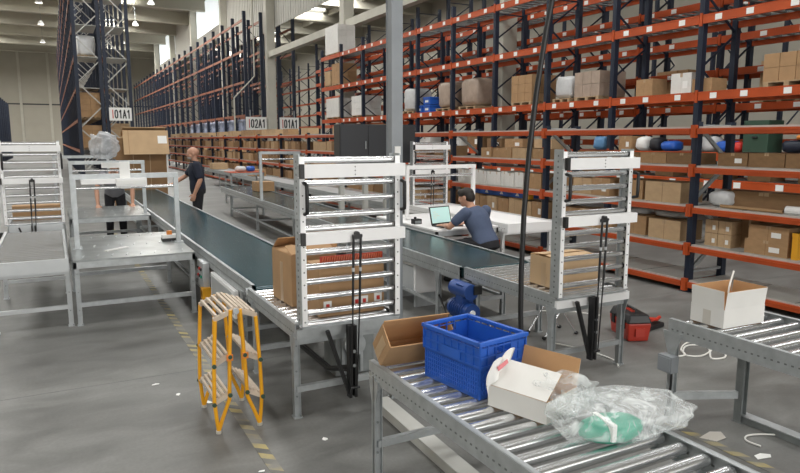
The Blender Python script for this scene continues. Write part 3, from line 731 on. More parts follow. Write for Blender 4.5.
# drive drum, control box
m = MB(); m.cyl((-.05, .02, .60), (.0, .02, .60), .05, 'galv', 16); m.cyl((-.055, .02, .60), (-.05, .02, .60), .03, 'chrome', 12); m.build('drum_cap', C1, True)
cbx = thing('control_box', 'grey control box with buttons on the side of the teal belt conveyor', 'control box', (1.36, 7.15, .30))
MB().box(-.035, .035, -.16, .16, 0, .28, 'alu').build('housing', cbx, True, bevel=.006)
for k, (y, z, mt) in enumerate(((-.08, .2, 'black'), (.0, .2, 'red'), (.08, .2, 'black'), (-.08, .12, 'green_plastic'), (0, .12, 'black'), (.08, .12, 'red'))):
    MB().cyl((-.05, y, z), (-.035, y, z), .016, mt, 10).build('push_button', cbx, True)
m = MB(); m.box(1.355, 1.395, 5.75, 6.75, .27, .53, 'white_metal'); m.box(1.35, 1.355, 5.8, 6.7, .3, .5, 'alu')
tag(m.build('cover_panel', loc=(1.375, 6.25, .27), bevel=.005), 'pale grey side cover panel below the teal belt near the ladder', 'panel')
es = MB(); es.cyl((1.37, 6.98, .26), (1.30, 6.98, .26), .035, 'orange_soft', 12); es.box(1.30, 1.39, 6.93, 7.03, .20, .32, 'yellow')
tag(es.build('stop_button', loc=(1.35, 6.98, .2)), 'orange and yellow stop button beside the grey control box', 'button')
# cables below conveyor
m = MB(); m.tube([(1.75, 6.6, .42), (1.7, 5.6, .36), (1.62, 4.9, .28), (1.70, 4.35, .2), (1.74, 4.05, .30)], .018, 'black', 8)
m.tube([(1.78, 6.4, .40), (1.76, 5.5, .33), (1.68, 4.9, .25), (1.75, 4.4, .17), (1.76, 4.1, .26)], .014, 'black', 8)
m.tube([(1.55, 4.1, .55), (1.6, 4.5, .42), (1.62, 4.9, .28)], .008, 'black', 6)
tag(m.build('cable_bundle', loc=(1.7, 4.9, .2)), 'black cable bundle sagging under the middle roller table', 'cable')
# column guard / drum below
gb = thing('cable_reel', 'dark grey steel box with round drum below the middle gate', 'machine', (2.0, 4.75, 0))
MB().box(-.12, .22, -.1, .16, 0, .50, 'galv_dark').build('housing', gb, True, bevel=.01)
for x in (-.06, .02, .10): MB().box(x - .012, x + .012, -.12, -.1, .02, .5, 'galv').build('rib', gb, True)
MB().cyl((.02, -.18, .27), (.02, -.12, .27), .09, 'galv', 20).build('drum', gb, True)

# ---- second conveyor line (right of the left man, back to the far gate)
rz2 = R(-2.2)
C2 = belt_conveyor('grey-green belt conveyor running back from the far gate past the seated man', (3.385, 5.15, 0), rz2, .82, 0, 12.3, .66, 'belt_dark', (.45, 3.0, 5.6, 8.3, 11.0))
E2 = roller_table('roller_table', 'short roller table under the far gate right of the black hose', 'roller table', (3.37, 3.79, 0), rz2 * .4, .76, 1.30, ZT + .015, .10, (.04, 1.1), rail_h=.11, end_beam='white_metal', y_first=.13)
mt_ = MB(); mt_.cyl((.16, .32, .46), (.16, .62, .46), .075, 'blue_motor', 18); mt_.cyl((.16, .30, .27), (.16, .62, .27), .085, 'blue_motor', 18)
for k in range(7): mt_.cyl((.16, .36 + k * .035, .27), (.16, .372 + k * .035, .27), .096, 'blue_motor', 18)
mt_.box(.10, .22, .38, .50, .3, .52, 'blue_motor'); mt_.cyl((.16, .62, .27), (.16, .68, .27), .07, 'black', 16); mt_.box(.18, .26, .3, .5, .44, .52, 'black'); mt_.cyl((.16, .29, .27), (.16, .30, .27), .03, 'white_metal', 10); mt_.xf(Matrix.Translation((-.245, -.66, .04))); mt_.build('drive_motor', C2, True)
# electrical box under it
ebx = thing('electrical_box', 'white electrical box under the second conveyor left of the blue motor', 'electrical box', (3.62, 6.55, 0))
MB().box(-.12, .2, -.3, .3, .16, .50, 'white_metal').build('housing', ebx, True, bevel=.008)
MB().box(-.128, -.12, -.27, .27, .19, .47, 'alu').build('door', ebx, True)
for y in (-.26, .26): MB().box(-.1, .18, y - .02, y + .02, 0, .16, 'galv').build('leg', ebx, True)
# far portal on C2
def portal(label, x0, x1, y, zb, zt, mt='galv', twin=True, w=.05):
    t = thing('portal_frame', label, 'frame', ((x0 + x1) / 2, y, zb))
    for x in (x0, x1):
        MB().box(x - w / 2, x + w / 2, y - w / 2, y + w / 2, zb, zt, mt).build('post', t)
        MB().box(x - w, x + w, y - w, y + w, zb, zb + .01, mt).build('foot_plate', t)
    MB().box(x0 - w / 2, x1 + w / 2, y - w * .7, y + w * .7, zt, zt + .055, mt).build('top_bar', t)
    if twin:
        m = MB(); m.cyl((x0 + .02, y + .0, zt - .10), (x1 - .02, y + .0, zt - .10), .018, 'chrome', 10); m.build('lower_bar', t)
    return t
portal('thin steel portal frame on the second conveyor behind the middle gate', 3.62, 4.42, 12.75, .672, 1.60)

# ---- left work tables
T1 = roller_table('roller_table', 'low table of tight white rollers at the left edge of the photo', 'roller table', (-.62, 7.2, 0), 0, .68, 2.5, .70, .12, (.08, 1.7), rail_h=.13, r=.024, shaft='chrome', mt='alu', y_first=.04)
MB().box(-.63, .06, 7.17, 7.2, .58, .712, 'alu').build('end_beam', T1)
def plate_table(label, x0, x1, y0, y1, zt, mt='plate', frame='galv', strips=True, name='work_table'):
    t = thing(name, label, 'table', ((x0 + x1) / 2, (y0 + y1) / 2, 0))
    tt = MB().box(x0, x1, y0, y1, zt - .02, zt, mt)
    m = MB()
    for (a, b, c, d) in ((x0, x1, y0, y0 + .03), (x0, x1, y1 - .03, y1), (x0, x0 + .03, y0, y1), (x1 - .03, x1, y0, y1)): m.box(a, b, c, d, zt - .085, zt - .02, frame)
    m.build('apron', t)
    if strips:
        m = tt
        for i in range(8):
            for j in range(3):
                x = x0 + .1 + (x1 - x0 - .2) * i / 7; y = y0 + .2 + (y1 - y0 - .4) * j / 2
                m.bar((x - .012, y - .06, zt + .003), (x + .012, y + .06, zt + .003), .012, .006, 'alu')
    tt.build('table_top', t)
    iv = t.matrix_basis.inverted()
    for x in (x0 + .03, x1 - .03):
        for y in (y0 + .04, y1 - .04):
            p = iv @ Vector((x, y, 0)); leg(t, p.x, p.y, zt - .05, frame)
    MB().box(x0 + .03, x1 - .03, y0 + .025, y0 + .055, .19, .235, frame).build('crossbar', t)
    MB().box(x0 + .03, x1 - .03, y1 - .055, y1 - .025, .19, .235, frame).build('crossbar', t)
    return t
T2 = plate_table('steel plate work table left of the teal belt, with stop button on it', .10, 1.29, 7.2, 9.0, .68)
P1 = portal('steel portal frame standing on the nearer plate table at left', 0.17, 1.25, 8.0, .681, 1.45, 'galv')
T3 = plate_table('far steel work table where the leaning worker rests both hands', .16, 1.34, 11.2, 13.0, .68)
P2 = portal('steel portal frame on the far work table, clear plastic bag on top', .22, 1.28, 11.4, .681, 1.50, 'galv')
P3 = portal('farthest steel portal frame at left, behind the leaning worker', .0, .98, 14.6, 0, 1.52, 'galv', False)
T0 = roller_table('roller_table', 'far roller table behind the left gate with a brown box on it', 'roller table', (-.62, 10.35, 0), 0, .70, 2.4, .73, .10, (.1, 2.2), rail_h=.12, mt='alu')
MB().box(-.60, .06, 10.17, 10.36, .62, .72, 'alu').build('end_beam', T0)
carton(-.27, 11.1, .732, .62, .5, .2, 'brown box lying behind the left roller gate', None, 'card', True)
# bits on the left tables
eb = thing('emergency_stop', 'red emergency stop button on a white and black box on the plate table', 'button', (1.17, 8.15, .681))
MB().box(-.09, .09, -.06, .06, 0, .035, 'black').build('base', eb, True); MB().box(-.085, .085, -.055, .055, .035, .075, 'paper').build('housing', eb, True); MB().cyl((0, 0, .075), (0, 0, .12), .032, 'orange_soft', 14).build('button', eb, True)
m = MB(); m.bar((-.12, -.10, .006), (.12, .10, .006), .05, .012, 'paper')
tag(m.build('paper_strip', loc=(.55, 7.75, .681), local=True), 'white strip lying on the nearer plate table at left', 'strip')
for (x, z, w, h, lab) in ((.70, 1.34, .055, .30, 'tall white label plate on the nearer left portal frame'), ):
    m = MB(); m.box(x - w, x + w, 7.95, 7.964, z, z + h, 'paper'); tag(m.build('label_board', loc=(x, 7.95, z)), lab, 'label')
m = MB(); m.box(-.16, .16, -.05, .05, 0, .09, 'white_metal'); m.box(-.15, .15, -.054, -.05, .02, .07, 'paper')
tag(m.build('display_box', loc=(.76, 7.93, 1.365), local=True, bevel=.005), 'white box hanging under the nearer left portal bar', 'box')
m = MB(); m.box(-.17, .17, -.012, .0, 0, .085, 'paper'); tag(m.build('label_board', loc=(.83, 11.364, 1.44), local=True), 'wide white label board on the far left portal bar', 'label')
m = MB(); m.box(-.3, .3, -.12, .12, 0, .05, 'white_metal'); m.box(-.28, .28, -.1, .1, .05, .055, 'paper')
tag(m.build('shelf_tray', loc=(.55, 8.06, 1.395), local=True), 'pale tray under the bar of the nearer left portal', 'tray')
# black handles at left edge
m = MB(); m.cyl((-1.0, 10.05, .62), (-.68, 10.05, .62), .035, 'black', 10); m.cyl((-1.0, 10.0, .50), (-.68, 10.0, .50), .035, 'black', 10); m.box(-.70, -.66, 9.98, 10.08, .45, .66, 'black'); m.box(-1.02, -.96, 9.95, 10.1, 0, .66, 'black')
tag(m.build('buffer_stand', loc=(-.9, 10.0, 0)), 'black buffer bars at the left edge beside the left gate', 'stand')

# ---- third line: white roller tables at right (near part, gate, long far part)
rz4 = R(-1.0)
C4 = roller_table('roller_table', 'white roller table just right of the seated man', 'roller table', (5.48, 7.2, 0), rz4, .86, 3.0, .72, .052, (.1, 2.2), rail_h=.13, r=.022, shaft='white_metal', mt='white_metal', y_first=.04)
MB().box(0, .86, -.03, 0, .60, .73, 'white_metal').build('end_beam', C4, True)
C5 = belt_conveyor('long pale grey conveyor far back beside the brown carton run', (5.60, 10.75, 0), rz4, .72, 0, 18.4, .66, 'alu', (.2, 4, 8, 12, 16))
carton(4.42, 15.4, .672, .42, .45, .22, 'brown box standing on the second conveyor near the thin portal', None, 'card')
carton(6.1, 22.0, .672, .5, .55, .22, 'brown box on the long pale grey conveyor behind the second one', None, 'card')
carton(6.15, 28.0, .672, .6, .7, .25, 'brown box at the far end of the long pale grey conveyor', None, 'card_light')
# station of the seated man
T4 = plate_table('pale work table in front of the seated man with a laptop on it', 4.40, 5.40, 7.28, 9.1, .70, 'white_metal', 'alu', False)
P4 = portal('white portal frame over the table with the laptop', 4.62, 5.80, 8.5, .722, 1.45, 'white_metal')
# side table at far left back with blue and white things
T5 = plate_table('small orange-edged table far back behind the bald man', 4.5, 5.5, 19.0, 19.8, .95, 'orange', 'galv', False)
lump(4.9, 19.4, .95, (.3, .35, .16), 'wrap_white', 'white crumpled bag on the small far table', 'soft_bag', 'bag', seed=9); lump(5.2, 19.4, .95, (.25, .25, .16), 'blue_plastic', 'blue bag on the small far table', 'soft_bag', 'bag', seed=10)

# ---- cabinet behind the pole
cab = thing('control_cabinet', 'dark steel control cabinet on pale legs behind the grey pole', 'cabinet', (5.0, 10.75, 0))
MB().box(-.52, 1.0, -.02, .26, 1.46, 2.16, 'cabinet').build('body', cab, True, bevel=.008)
for x0, x1 in ((-.51, .02), (.03, .44), (.45, .99)):
    d = MB().box(x0, x1, -.04, -.021, 1.48, 2.14, 'cabinet').build('door', cab, True, bevel=.004)
    MB().cyl((x1 - .05, -.055, 1.72), (x1 - .05, -.055, 1.86), .01, 'galv', 8).build('handle', d, True)
for x in (-.45, .02, .45): MB().box(x - .04, x + .04, .05, .15, 0, 1.46, 'deck').build('leg', cab, True)

# ---- grey steel pole and hanging hose
pl = thing('steel_pole', 'thick grey steel pole rising behind the middle gate', 'pole', (2.905, 5.6, 0))
m = MB(); m.box(-.06, .06, -.06, -.048, 0, CZ, 'pole'); m.box(-.06, .06, .048, .06, 0, CZ, 'pole'); m.box(-.052, .052, -.052, .052, 0, CZ, 'pole'); m.build('shaft', pl, True, bevel=.004)
MB().box(-.15, .15, -.15, .15, 0, .02, 'pole').build('base_plate', pl, True)
MB().box(-.03, .03, -.07, -.06, 1.74, 1.82, 'paper').build('notice_plate', pl, True)
hp = []
for z in (15.98, 12, 9, 7, 5, 4, 3.4, 3.0, 2.6, 2.2, 1.8, 1.4, 1.0, .7, .4, .2, .02):
    d_ = -.0915 * z + .0464 * z * z if z < 3 else .143 + .187 * (z - 3)
    hp.append((2.825 + .884 * d_, 3.46 - .468 * d_, z))
m = MB(); m.tube(hp, .0185, 'black', 10)
m.tube([(2.825, 3.46, .02), (2.79, 3.52, .02), (2.79, 3.75, .02), (2.88, 4.05, .02)], .0185, 'black', 8)
tag(m.build('hanging_hose', loc=(2.825, 3.46, 0)), 'thick black hose hanging from the roof down to the floor', 'hose')

# ------------------------------------------------------------------ boxes
def open_carton(name, label, loc, rz, sx, sy, h, flaps, out='card', inn='card_in', th=.005, tilt=None, tape=True):
    """flaps: dict side -> (length, angle from vertical outward in degrees)"""
    t = thing(name, label, 'box', loc, rz)
    if tilt: t.rotation_euler = (*tilt, rz)
    m = MB(); x, y = sx / 2, sy / 2
    m.box(-x, x, -y, y, 0, th, inn)
    for (a, b, c, d) in ((-x, x, -y, -y + th), (-x, x, y - th, y), (-x, -x + th, -y, y), (x - th, x, -y, y)): m.box(a, b, c, d, 0, h, inn)
    e = .0012
    for (a, b, c, d) in ((-x - e, x + e, -y - e, -y), (-x - e, x + e, y, y + e), (-x - e, -x, -y, y), (x, x + e, -y, y)): m.box(a, b, c, d, 0, h, out)
    if tape: m.box(-x - .0025, -x - .001, -.03, .03, 0, h * .8, 'tape' if out != 'card_white' else 'tape_grey')
    m.build('box_body', t, True)
    for s, (L, ang) in flaps.items():
        a = R(ang); f = MB(); w = sx if s in 'fb' else sy
        f.box(-w / 2 + .003, w / 2 - .003, -th / 2, th / 2, 0, L, inn); f.box(-w / 2 + .003, w / 2 - .003, -th / 2 - e, -th / 2, 0, L, out)
        # local: hinge on x axis, leaning to -y
        f.xf(Matrix.Rotation(a, 4, 'X'))
        rot = {'f': 0, 'r': 90, 'b': 180, 'l': -90}[s]; off = {'f': (0, -y + th / 2, h), 'b': (0, y - th / 2, h), 'l': (-x + th / 2, 0, h), 'r': (x - th / 2, 0, h)}[s]
        f.xf(Matrix.Translation(off) @ Matrix.Rotation(R(rot), 4, 'Z')); f.build('flap', t, True)
    return t
B1 = open_carton('open_box', 'white cardboard box with raised flaps on the right conveyor', (3.845, 2.665, .703), R(-3), .375, .25, .12, {'f': (.115, 6), 'b': (.115, 4), 'l': (.12, 4), 'r': (.115, 8)}, 'card_white', 'card_in')
m = MB(); m.tube([(.02, .0, .005), (.03, .02, .12), (.06, .03, .22), (.12, .05, .30)], .006, 'cable_white', 8)
o = m.build('cable_tie', loc=(3.87, 2.69, .709), local=True); tag(o, 'white strap end sticking up out of the white box', 'strap')
B2 = open_carton('open_box', 'shallow white cardboard box beside the blue crate, brown flap raised', (1.885, 2.25, ZT + .002), R(18), .26, .31, .10, {'l': (.155, -52), 'r': (.13, 14)}, 'card_white', 'card_in', tape=False)
fo = MB()
for (p0, p1, r_) in (((-.10, .08, .10), (.02, .13, .13), .02), ((-.11, .02, .08), (-.02, .12, .16), .03)): pass
def sheet(nx, ny, fn, mt, name, loc, rz, label, cat, th=.003):
    m = MB(); vs = []; fs = []
    for s_ in (0, 1):
        for j in range(ny + 1):
            for i in range(nx + 1):
                p = Vector(fn(i / nx, j / ny)); p.z += s_ * th; vs.append(p)
    N = (nx + 1) * (ny + 1)
    for j in range(ny):
        for i in range(nx):
            a = j * (nx + 1) + i; q = (a, a + 1, a + nx + 2, a + nx + 1); fs += [q[::-1], tuple(N + k for k in q)]
    for i in range(nx):
        fs.append((i, i + 1, N + i + 1, N + i)); a = ny * (nx + 1) + i; fs.append((a + 1, a, N + a, N + a + 1))
    for j in range(ny):
        a = j * (nx + 1); fs.append((a + nx + 1, a, N + a, N + a + nx + 1)); a += nx; fs.append((a, a + nx + 1, N + a + nx + 1, N + a))
    m.add(vs, fs, mt, True); o = m.build(name, loc=loc, rz=rz, local=True); return tag(o, label, cat)
paper_bag = sheet(12, 10, lambda u, v: (-.150 + .150 * u + .015 * math.sin(6 * v + 1), .150 + .012 * math.sin(8 * u + 3 * v) - .03 * v,   .012 + (.205 + .03 * u + .012 * math.sin(9 * u)) * v), 'paper', 'foam_sheet', (1.885, 2.25, ZT + .002), R(18), 'white foam sheet with faint pink print sticking out of the shallow white box', 'packing sheet')
MB().bar((-.125, .107, .185), (-.05, .107, .205), .02, .003, 'pink', up=(0, -1, .1)).build('pink_print', paper_bag, True)
lb = MB(); lb.box(-.06, -.005, -.0045, -.0038, .03, .075, 'paper'); lb.box(-.055, -.03, -.005, -.0045, .05, .07, 'sky_blue')
lb.xf(Matrix.Translation((-.125, 0, .09)) @ Matrix.Rotation(R(-90), 4, 'Z') @ Matrix.Rotation(R(-52), 4, 'X')).build('shipping_label', B2, True)
# brown tray lying on its side beyond the crate
def tray_box():
    t = open_carton('open_box', 'open brown cardboard box lying tipped on its edge left of the blue crate', (1.70, 3.10, ZT + .052), R(-3), .40, .145, .20, {'b': (.03, 4)}, 'card', 'card_in')
    t.rotation_euler = (R(43), 0, R(-3)); return t
B3 = tray_box()
# carton on the middle roller table, open flap
B4 = open_carton('open_box', 'tall brown cardboard box with bent top flap on the middle roller table', (1.66, 4.73, ZT + .002), R(2), .36, .42, .385, {'f': (.14, -68), 'b': (.16, -55), 'l': (.12, -75), 'r': (.12, 12)}, 'card', 'card_in')
def labelled_box():
    t = thing('open_box', 'wide brown box with white stickers and red ribbed top edge behind the middle gate', 'box', (1.84, 4.27, ZT + .002))
    MB().box(-.28, .22, -.13, .13, 0, .36, 'card').build('box_body', t, True, bevel=.003)
    m = MB(); n = 26
    for k in range(n):
        x = -.26 + .46 * k / n; m.bar((x, -.136, .375), (x + .012, -.13, .425), .012, .012, 'orange', up=(0, 1, 0))
    m.box(-.27, .21, -.128, -.124, .36, .43, 'red_plastic'); m.build('ribbed_edge', t, True)
    for (x, z) in ((-.22, .04), (.0, .05), (.06, .05), (.17, .06)):
        q = MB(); q.box(x - .03, x + .03, -.133, -.13, z, z + .07, 'paper'); q.box(x - .012, x + .014, -.134, -.133, z + .02, z + .05, 'red'); q.build('sticker', t, True)
    return t
labelled_box()
B5 = open_carton('open_box', 'brown cardboard box on rollers behind the far gate', (3.765, 4.13, ZT + .017), R(-2), .44, .36, .25, {'f': (.17, -86), 'b': (.17, -84)}, 'card_light', 'card_in')
# big pallet box far back with folded flap
big = thing('pallet_box', 'very large dark brown cardboard box with a pale flap folded over, far back', 'box', (1.99, 18.4, 0))
m = MB()
for s in (-.5, 0, .5): m.box(-.62, .62, s - .06, s + .06, 0, .1, 'pallet_wood')
m.box(-.65, .65, -.6, .6, .1, .13, 'pallet_wood'); m.build('pallet', big, True)
MB().box(-.62, .60, -.55, .55, .13, 1.93, 'card_dark').build('box_body', big, True, bevel=.01)
f = MB(); f.box(-.42, .66, -.012, .012, -.62, 0, 'card_light'); f.box(-.30, -.285, -.014, .0, -.62, 0, 'card'); f.box(.40, .62, -.0135, -.011, -.34, -.14, 'paper'); f.xf(Matrix.Translation((0, -.56, 2.12)) @ Matrix.Rotation(R(-14), 4, 'X')); f.build('flap', big, True)
f = MB(); f.box(-.42, .62, -.25, .3, 0, .012, 'card_light'); f.xf(Matrix.Translation((0, -.32, 2.1)) @ Matrix.Rotation(R(-22), 4, 'X')); f.build('flap', big, True)
for k in (-.2, .2): MB().box(k - .006, k + .006, -.556, -.55, .13, 1.9, 'tape').build('strap', big, True)

# blue crate
def crate():
    t = thing('plastic_crate', 'open blue plastic crate on the foreground conveyor', 'crate', (1.825, 2.648, ZT + .001), R(8.3))
    L, W, H = .43, .31, .285; mt = 'blue_plastic'
    MB().box(-W / 2 + .01, W / 2 - .01, -L / 2 + .01, L / 2 - .01, .004, .012, mt).build('base', t, True)
    for side in ('l', 'r', 'f', 'b'):
        n = L if side in 'lr' else W
        m = MB()
        # built along x (length n), outward = -y, at y=0
        lo = n - .02; hz = .155
        m.box(-lo / 2, lo / 2, .008, .014, .0, .02, mt); m.box(-lo / 2, lo / 2, .008, .014, hz - .012, hz + .006, mt)
        k = int(lo / .016)
        for i in range(k + 1):
            x = -lo / 2 + lo * i / k; m.box(x - .0045, x + .0045, .008, .014, .0, hz, mt)
        for z in (.04, .062, .084, .106, .128): m.box(-lo / 2, lo / 2, .009, .013, z - .003, z + .003, mt)
        # upper band, slightly wider, with a plain field and ribs
        m.box(-n / 2, n / 2, .0, .012, hz, hz + .008, mt); m.box(-n / 2, n / 2, .0, .006, hz + .048, hz + .056, mt); m.box(-n / 2, n / 2, .0, .006, hz + .092, hz + .098, mt)
        m.box(-n / 2, n / 2, .006, .009, hz, hz + .1 if side in 'lr' else hz + .05, mt)
        if side in 'fb':
            m.box(-n / 2, -.06, .006, .009, hz + .05, hz + .1, mt); m.box(.06, n / 2, .006, .009, hz + .05, hz + .1, mt)
        k = int(n / .05)
        for i in range(k + 1):
            x = -n / 2 + n * i / k
            m.box(x - .003, x + .003, .0, .007, hz, H - .02, mt)
        m.box(-n * .17, n * .17, -.001, .004, hz + .006, hz + .056, mt)
        M = {'f': Matrix.Translation((0, -L / 2, 0)), 'b': Matrix.Translation((0, L / 2, 0)) @ Matrix.Rotation(math.pi, 4, 'Z'),
             'l': Matrix.Translation((-W / 2, 0, 0)) @ Matrix.Rotation(R(-90), 4, 'Z'), 'r': Matrix.Translation((W / 2, 0, 0)) @ Matrix.Rotation(R(90), 4, 'Z')}[side]
        m.xf(M); m.build('side_panel', t, True)
    m = MB(); e = .008
    for (a, b, c, d) in ((-W / 2 - e, W / 2 + e, -L / 2 - e, -L / 2 + .014), (-W / 2 - e, W / 2 + e, L / 2 - .014, L / 2 + e), (-W / 2 - e, -W / 2 + .014, -L / 2, L / 2), (W / 2 - .014, W / 2 + e, -L / 2, L / 2)):
        m.box(a, b, c, d, H - .02, H, mt)
    m.build('rim', t, True, bevel=.003)
    return t
crate()

# clear plastic bag and the green pouch inside it
def gp(q, u):
    n = noise.noise(Vector((u.x * 2 + 3, u.y * 2, u.z * 2))); q = q * (1 + .06 * n)
    q.z = max(q.z, -.045); return q
m = MB().ell((0, 0, .047), (.15, .085, .055), 'green_plastic', 24, 14, gp); m.box(-.055, -.035, -.088, .05, .03, .101, 'paper')
tag(m.build('green_pouch', loc=(1.955, 1.835, ZT + .004), rz=R(-10), local=True), 'green rounded plastic pouch inside the clear bag', 'pouch')
def bagfn(L, W, H, sd, amp=.22):
    def fn(q, u):
        n = noise.noise(Vector((u.x * 2.6 + sd, u.y * 2.6, u.z * 2.6))) + .18 * abs(noise.noise(Vector((u.x * 5 + sd, u.y * 5, u.z * 5))))
        e = .7
        q = Vector([math.copysign(abs(c / r_) ** e * r_, c) for c, r_ in zip(q, (L, W, H))])
        q = q * (1 + amp * n)
        if q.x > 0: q.z *= 1 - .35 * q.x / L
        q.z = max(q.z, -H * .96); return q
    return fn
o = MB().ell((0, 0, .083), (.31, .16, .084), 'film', 64, 36, bagfn(.31, .16, .084, 2.3, .16)).build('plastic_bag', loc=(2.055, 1.87, ZT + .001), rz=R(-12), local=True)
tag(o, 'crumpled clear plastic bag around the green pouch on the foreground conveyor', 'bag')
o = MB().ell((0, 0, .078), (.135, .12, .085), 'film', 48, 24, bagfn(.135, .12, .085, 5.1, .3)).build('bubble_wrap', loc=(1.965, 2.125, ZT + .022), rz=R(18), local=True)
tag(o, 'crumpled clear bubble wrap inside the shallow white box', 'packing film')
o = MB().ell((0, 0, .22), (.20, .13, .21), 'film_grey', 48, 28, bagfn(.2, .13, .21, 8.3, .38)).build('plastic_bag', loc=(.74, 11.4, 1.557), rz=.4, local=True)
tag(o, 'crumpled grey clear plastic bag on top of the far left portal', 'bag')

# ------------------------------------------------------------------ ladder
def ladder():
    t = thing('step_ladder', 'yellow double step ladder with pale wooden treads beside the middle table', 'ladder', (.96, 4.30, 0))
    for s in (-1, 1):                       # left and right flight
        for y in (-.235, .235):
            m = MB(); foot = (s * .135, y, .012)
            # two tubes of the side frame, converging on one foot
            m.tube([foot, (s * .145, y, .10), (s * .155, y, .22), (s * .148, y, .45), (s * .130, y, .748)], .0125, 'yellow', 10)
            m.tube([foot, (s * .105, y, .10), (s * .058, y, .22), (s * .050, y, .45), (s * .03, y, .808)], .0125, 'yellow', 10)
            o = m.build('side_frame', t, True)
            MB().cyl((s * .135, y, 0), (s * .135, y, .02), .017, 'tape_grey', 10).build('rubber_foot', o, True)
        for (z, xo, xi) in ((.245, .158, .056), (.50, .150, .048), (.798, .138, -.004)):
            m = MB()
            for k in range(4):
                x = xo + (xi - xo) * (k + .5) / 4
                zz = z - .026 + .052 * (k + .5) / 4; m.box(s * x - .0078, s * x + .0078, -.228, .228, zz - .012, zz + .006, 'step_wood')
            for y in (-.222, .222): m.bar((s * xo, y, z - .046), (s * xi, y, z + .008), .024, .028, 'step_wood')
            o = m.build('tread', t, True)
            b = MB()
            for y in (-.252, .252):
                for x, dz in ((xo, -.044), (xi, .004)):
                    if z < .7: b.cyl((s * x, y - .006, z + dz), (s * x, y + .006, z + dz), .014, 'green_dark', 10)
            if z < .7: b.build('bolt', o, True)
    m = MB()
    for y in (-.25, .25): m.cyl((0, y - .008, .80), (0, y + .008, .80), .02, 'galv', 10)
    m.build('hinge', t, True)
    for s in (-1, 1): MB().box(s * .05 - .02, s * .05 + .02, -.256, -.246, .48, .52, 'orange_soft').build('locking_clip', t, True)
ladder()

# ------------------------------------------------------------------ floor items
tbx = thing('tool_box', 'red and black plastic tool box on the floor by the far gate', 'tool box', (4.83, 4.36, 0), R(-22))
m = MB(); m.hexa([(-.10, -.19, 0), (.10, -.19, 0), (.10, .19, 0), (-.10, .19, 0), (-.115, -.21, .175), (.115, -.21, .175), (.115, .21, .175), (-.115, .21, .175)], 'red_plastic'); m.build('tray', tbx, True, bevel=.012)
m = MB(); m.hexa([(-.12, -.215, .175), (.12, -.215, .175), (.12, .215, .175), (-.12, .215, .175), (-.09, -.19, .255), (.09, -.19, .255), (.09, .19, .255), (-.09, .19, .255)], 'black'); m.build('lid', tbx, True, bevel=.012)
m = MB(); m.box(-.025, .025, -.08, .08, .25, .262, 'red_plastic'); m.build('lid_insert', tbx, True)
m = MB(); m.tube([(0, -.12, .25), (0, -.115, .285), (0, .115, .285), (0, .12, .25)], .012, 'black', 8); m.build('handle', tbx, True)
for y in (-.11, .11):
    m = MB(); m.box(-.125, -.11, y - .03, y + .03, .11, .2, 'black'); m.build('latch', tbx, True)
m = MB(); m.box(-.04, .05, -.216, -.20, .05, .13, 'red_plastic'); m.build('end_grip', tbx, True)
bs = thing('tool_pouch', 'red and black tool belt lying right of the red tool box', 'tool', (5.20, 4.42, 0), R(10))
MB().box(-.17, .17, -.05, .06, 0, .05, 'black').build('pouch', bs, True, bevel=.015)
MB().tube([(-.18, 0, .07), (-.05, .02, .11), (.06, -.02, .09), (.2, .03, .08)], .018, 'red_plastic', 8).build('handle', bs, True)
MB().tube([(-.05, .05, .06), (.02, -.03, .10), (.12, .06, .06)], .014, 'red_plastic', 8).build('handle', bs, True)
# floor ducts
m = MB(); m.box(-.05, .05, 0, 1.9, 0, .07, 'deck'); m.box(-.056, .056, 0, 1.9, .062, .074, 'deck')
tag(m.build('cable_duct', loc=(1.87, 2.05, 0), rz=R(-2), local=True, bevel=.004), 'pale grey cable duct on the floor under the foreground conveyor', 'duct')
m = MB(); m.box(-.03, .03, 0, 1.9, 0, .05, 'galv_dark'); m.box(-.04, .04, 0, 1.9, .045, .052, 'galv')
tag(m.build('cable_duct', loc=(4.00, .70, 0), rz=R(0), local=True), 'dark steel floor rail running from the foot of the right conveyor', 'duct')
def cable(pts, r, mt, label, name='floor_cable'):
    P = []
    n = len(pts)
    for i in range(n - 1):
        p0, p1, p2, p3 = [Vector(pts[max(0, min(n - 1, i + k))]) for k in (-1, 0, 1, 2)]
        for k in range(8):
            u = k / 8; P.append(.5 * ((2 * p1) + (p2 - p0) * u + (2 * p0 - 5 * p1 + 4 * p2 - p3) * u * u + (3 * p1 - p0 - 3 * p2 + p3) * u ** 3))
    P.append(Vector(pts[-1])); o = MB().tube(P, r, mt, 8).build(name, loc=pts[0]); return tag(o, label, 'cable')
h = .008
cable([(4.55, 3.75, h), (4.78, 3.69, h), (4.90, 3.82, h), (5.12, 3.92, h), (5.26, 3.83, h), (5.15, 3.69, h), (4.90, 3.61, h), (4.80, 3.70, h), (5.02, 3.86, h), (5.20, 3.78, h), (5.20, 3.62, h), (5.05, 3.49, h), (4.92, 3.52, h), (5.08, 3.66, h), (5.16, 3.74, h)], .008, 'cable_white', 'looped white cable on the floor behind the right conveyor')
cable([(4.05, 3.75, h), (4.14, 3.9, h), (4.12, 4.2, h), (4.0, 4.5, h)], .007, 'cable_white', 'thin white cable curling from the right leg of the far gate table')
cable([(3.52, 4.9, h), (3.7, 5.1, h), (4.0, 5.4, h), (4.5, 5.5, h), (4.9, 5.3, h), (5.1, 5.0, h)], .007, 'cable_white', 'thin white cable on the floor behind the far gate')
cable([(3.42, 5.6, .3), (3.36, 5.2, .06), (3.42, 4.8, .02), (3.3, 4.5, .02), (3.45, 4.1, .02), (3.62, 4.0, .03)], .010, 'black', 'black cable on the floor from the blue motor to the far gate')
cable([(4.48, 2.36, h), (4.2, 2.25, h), (3.86, 2.42, h), (3.74, 2.4, h), (3.74, 2.3, h)], .006, 'cable_white', 'thin white cable on the floor near the right hazard tape')
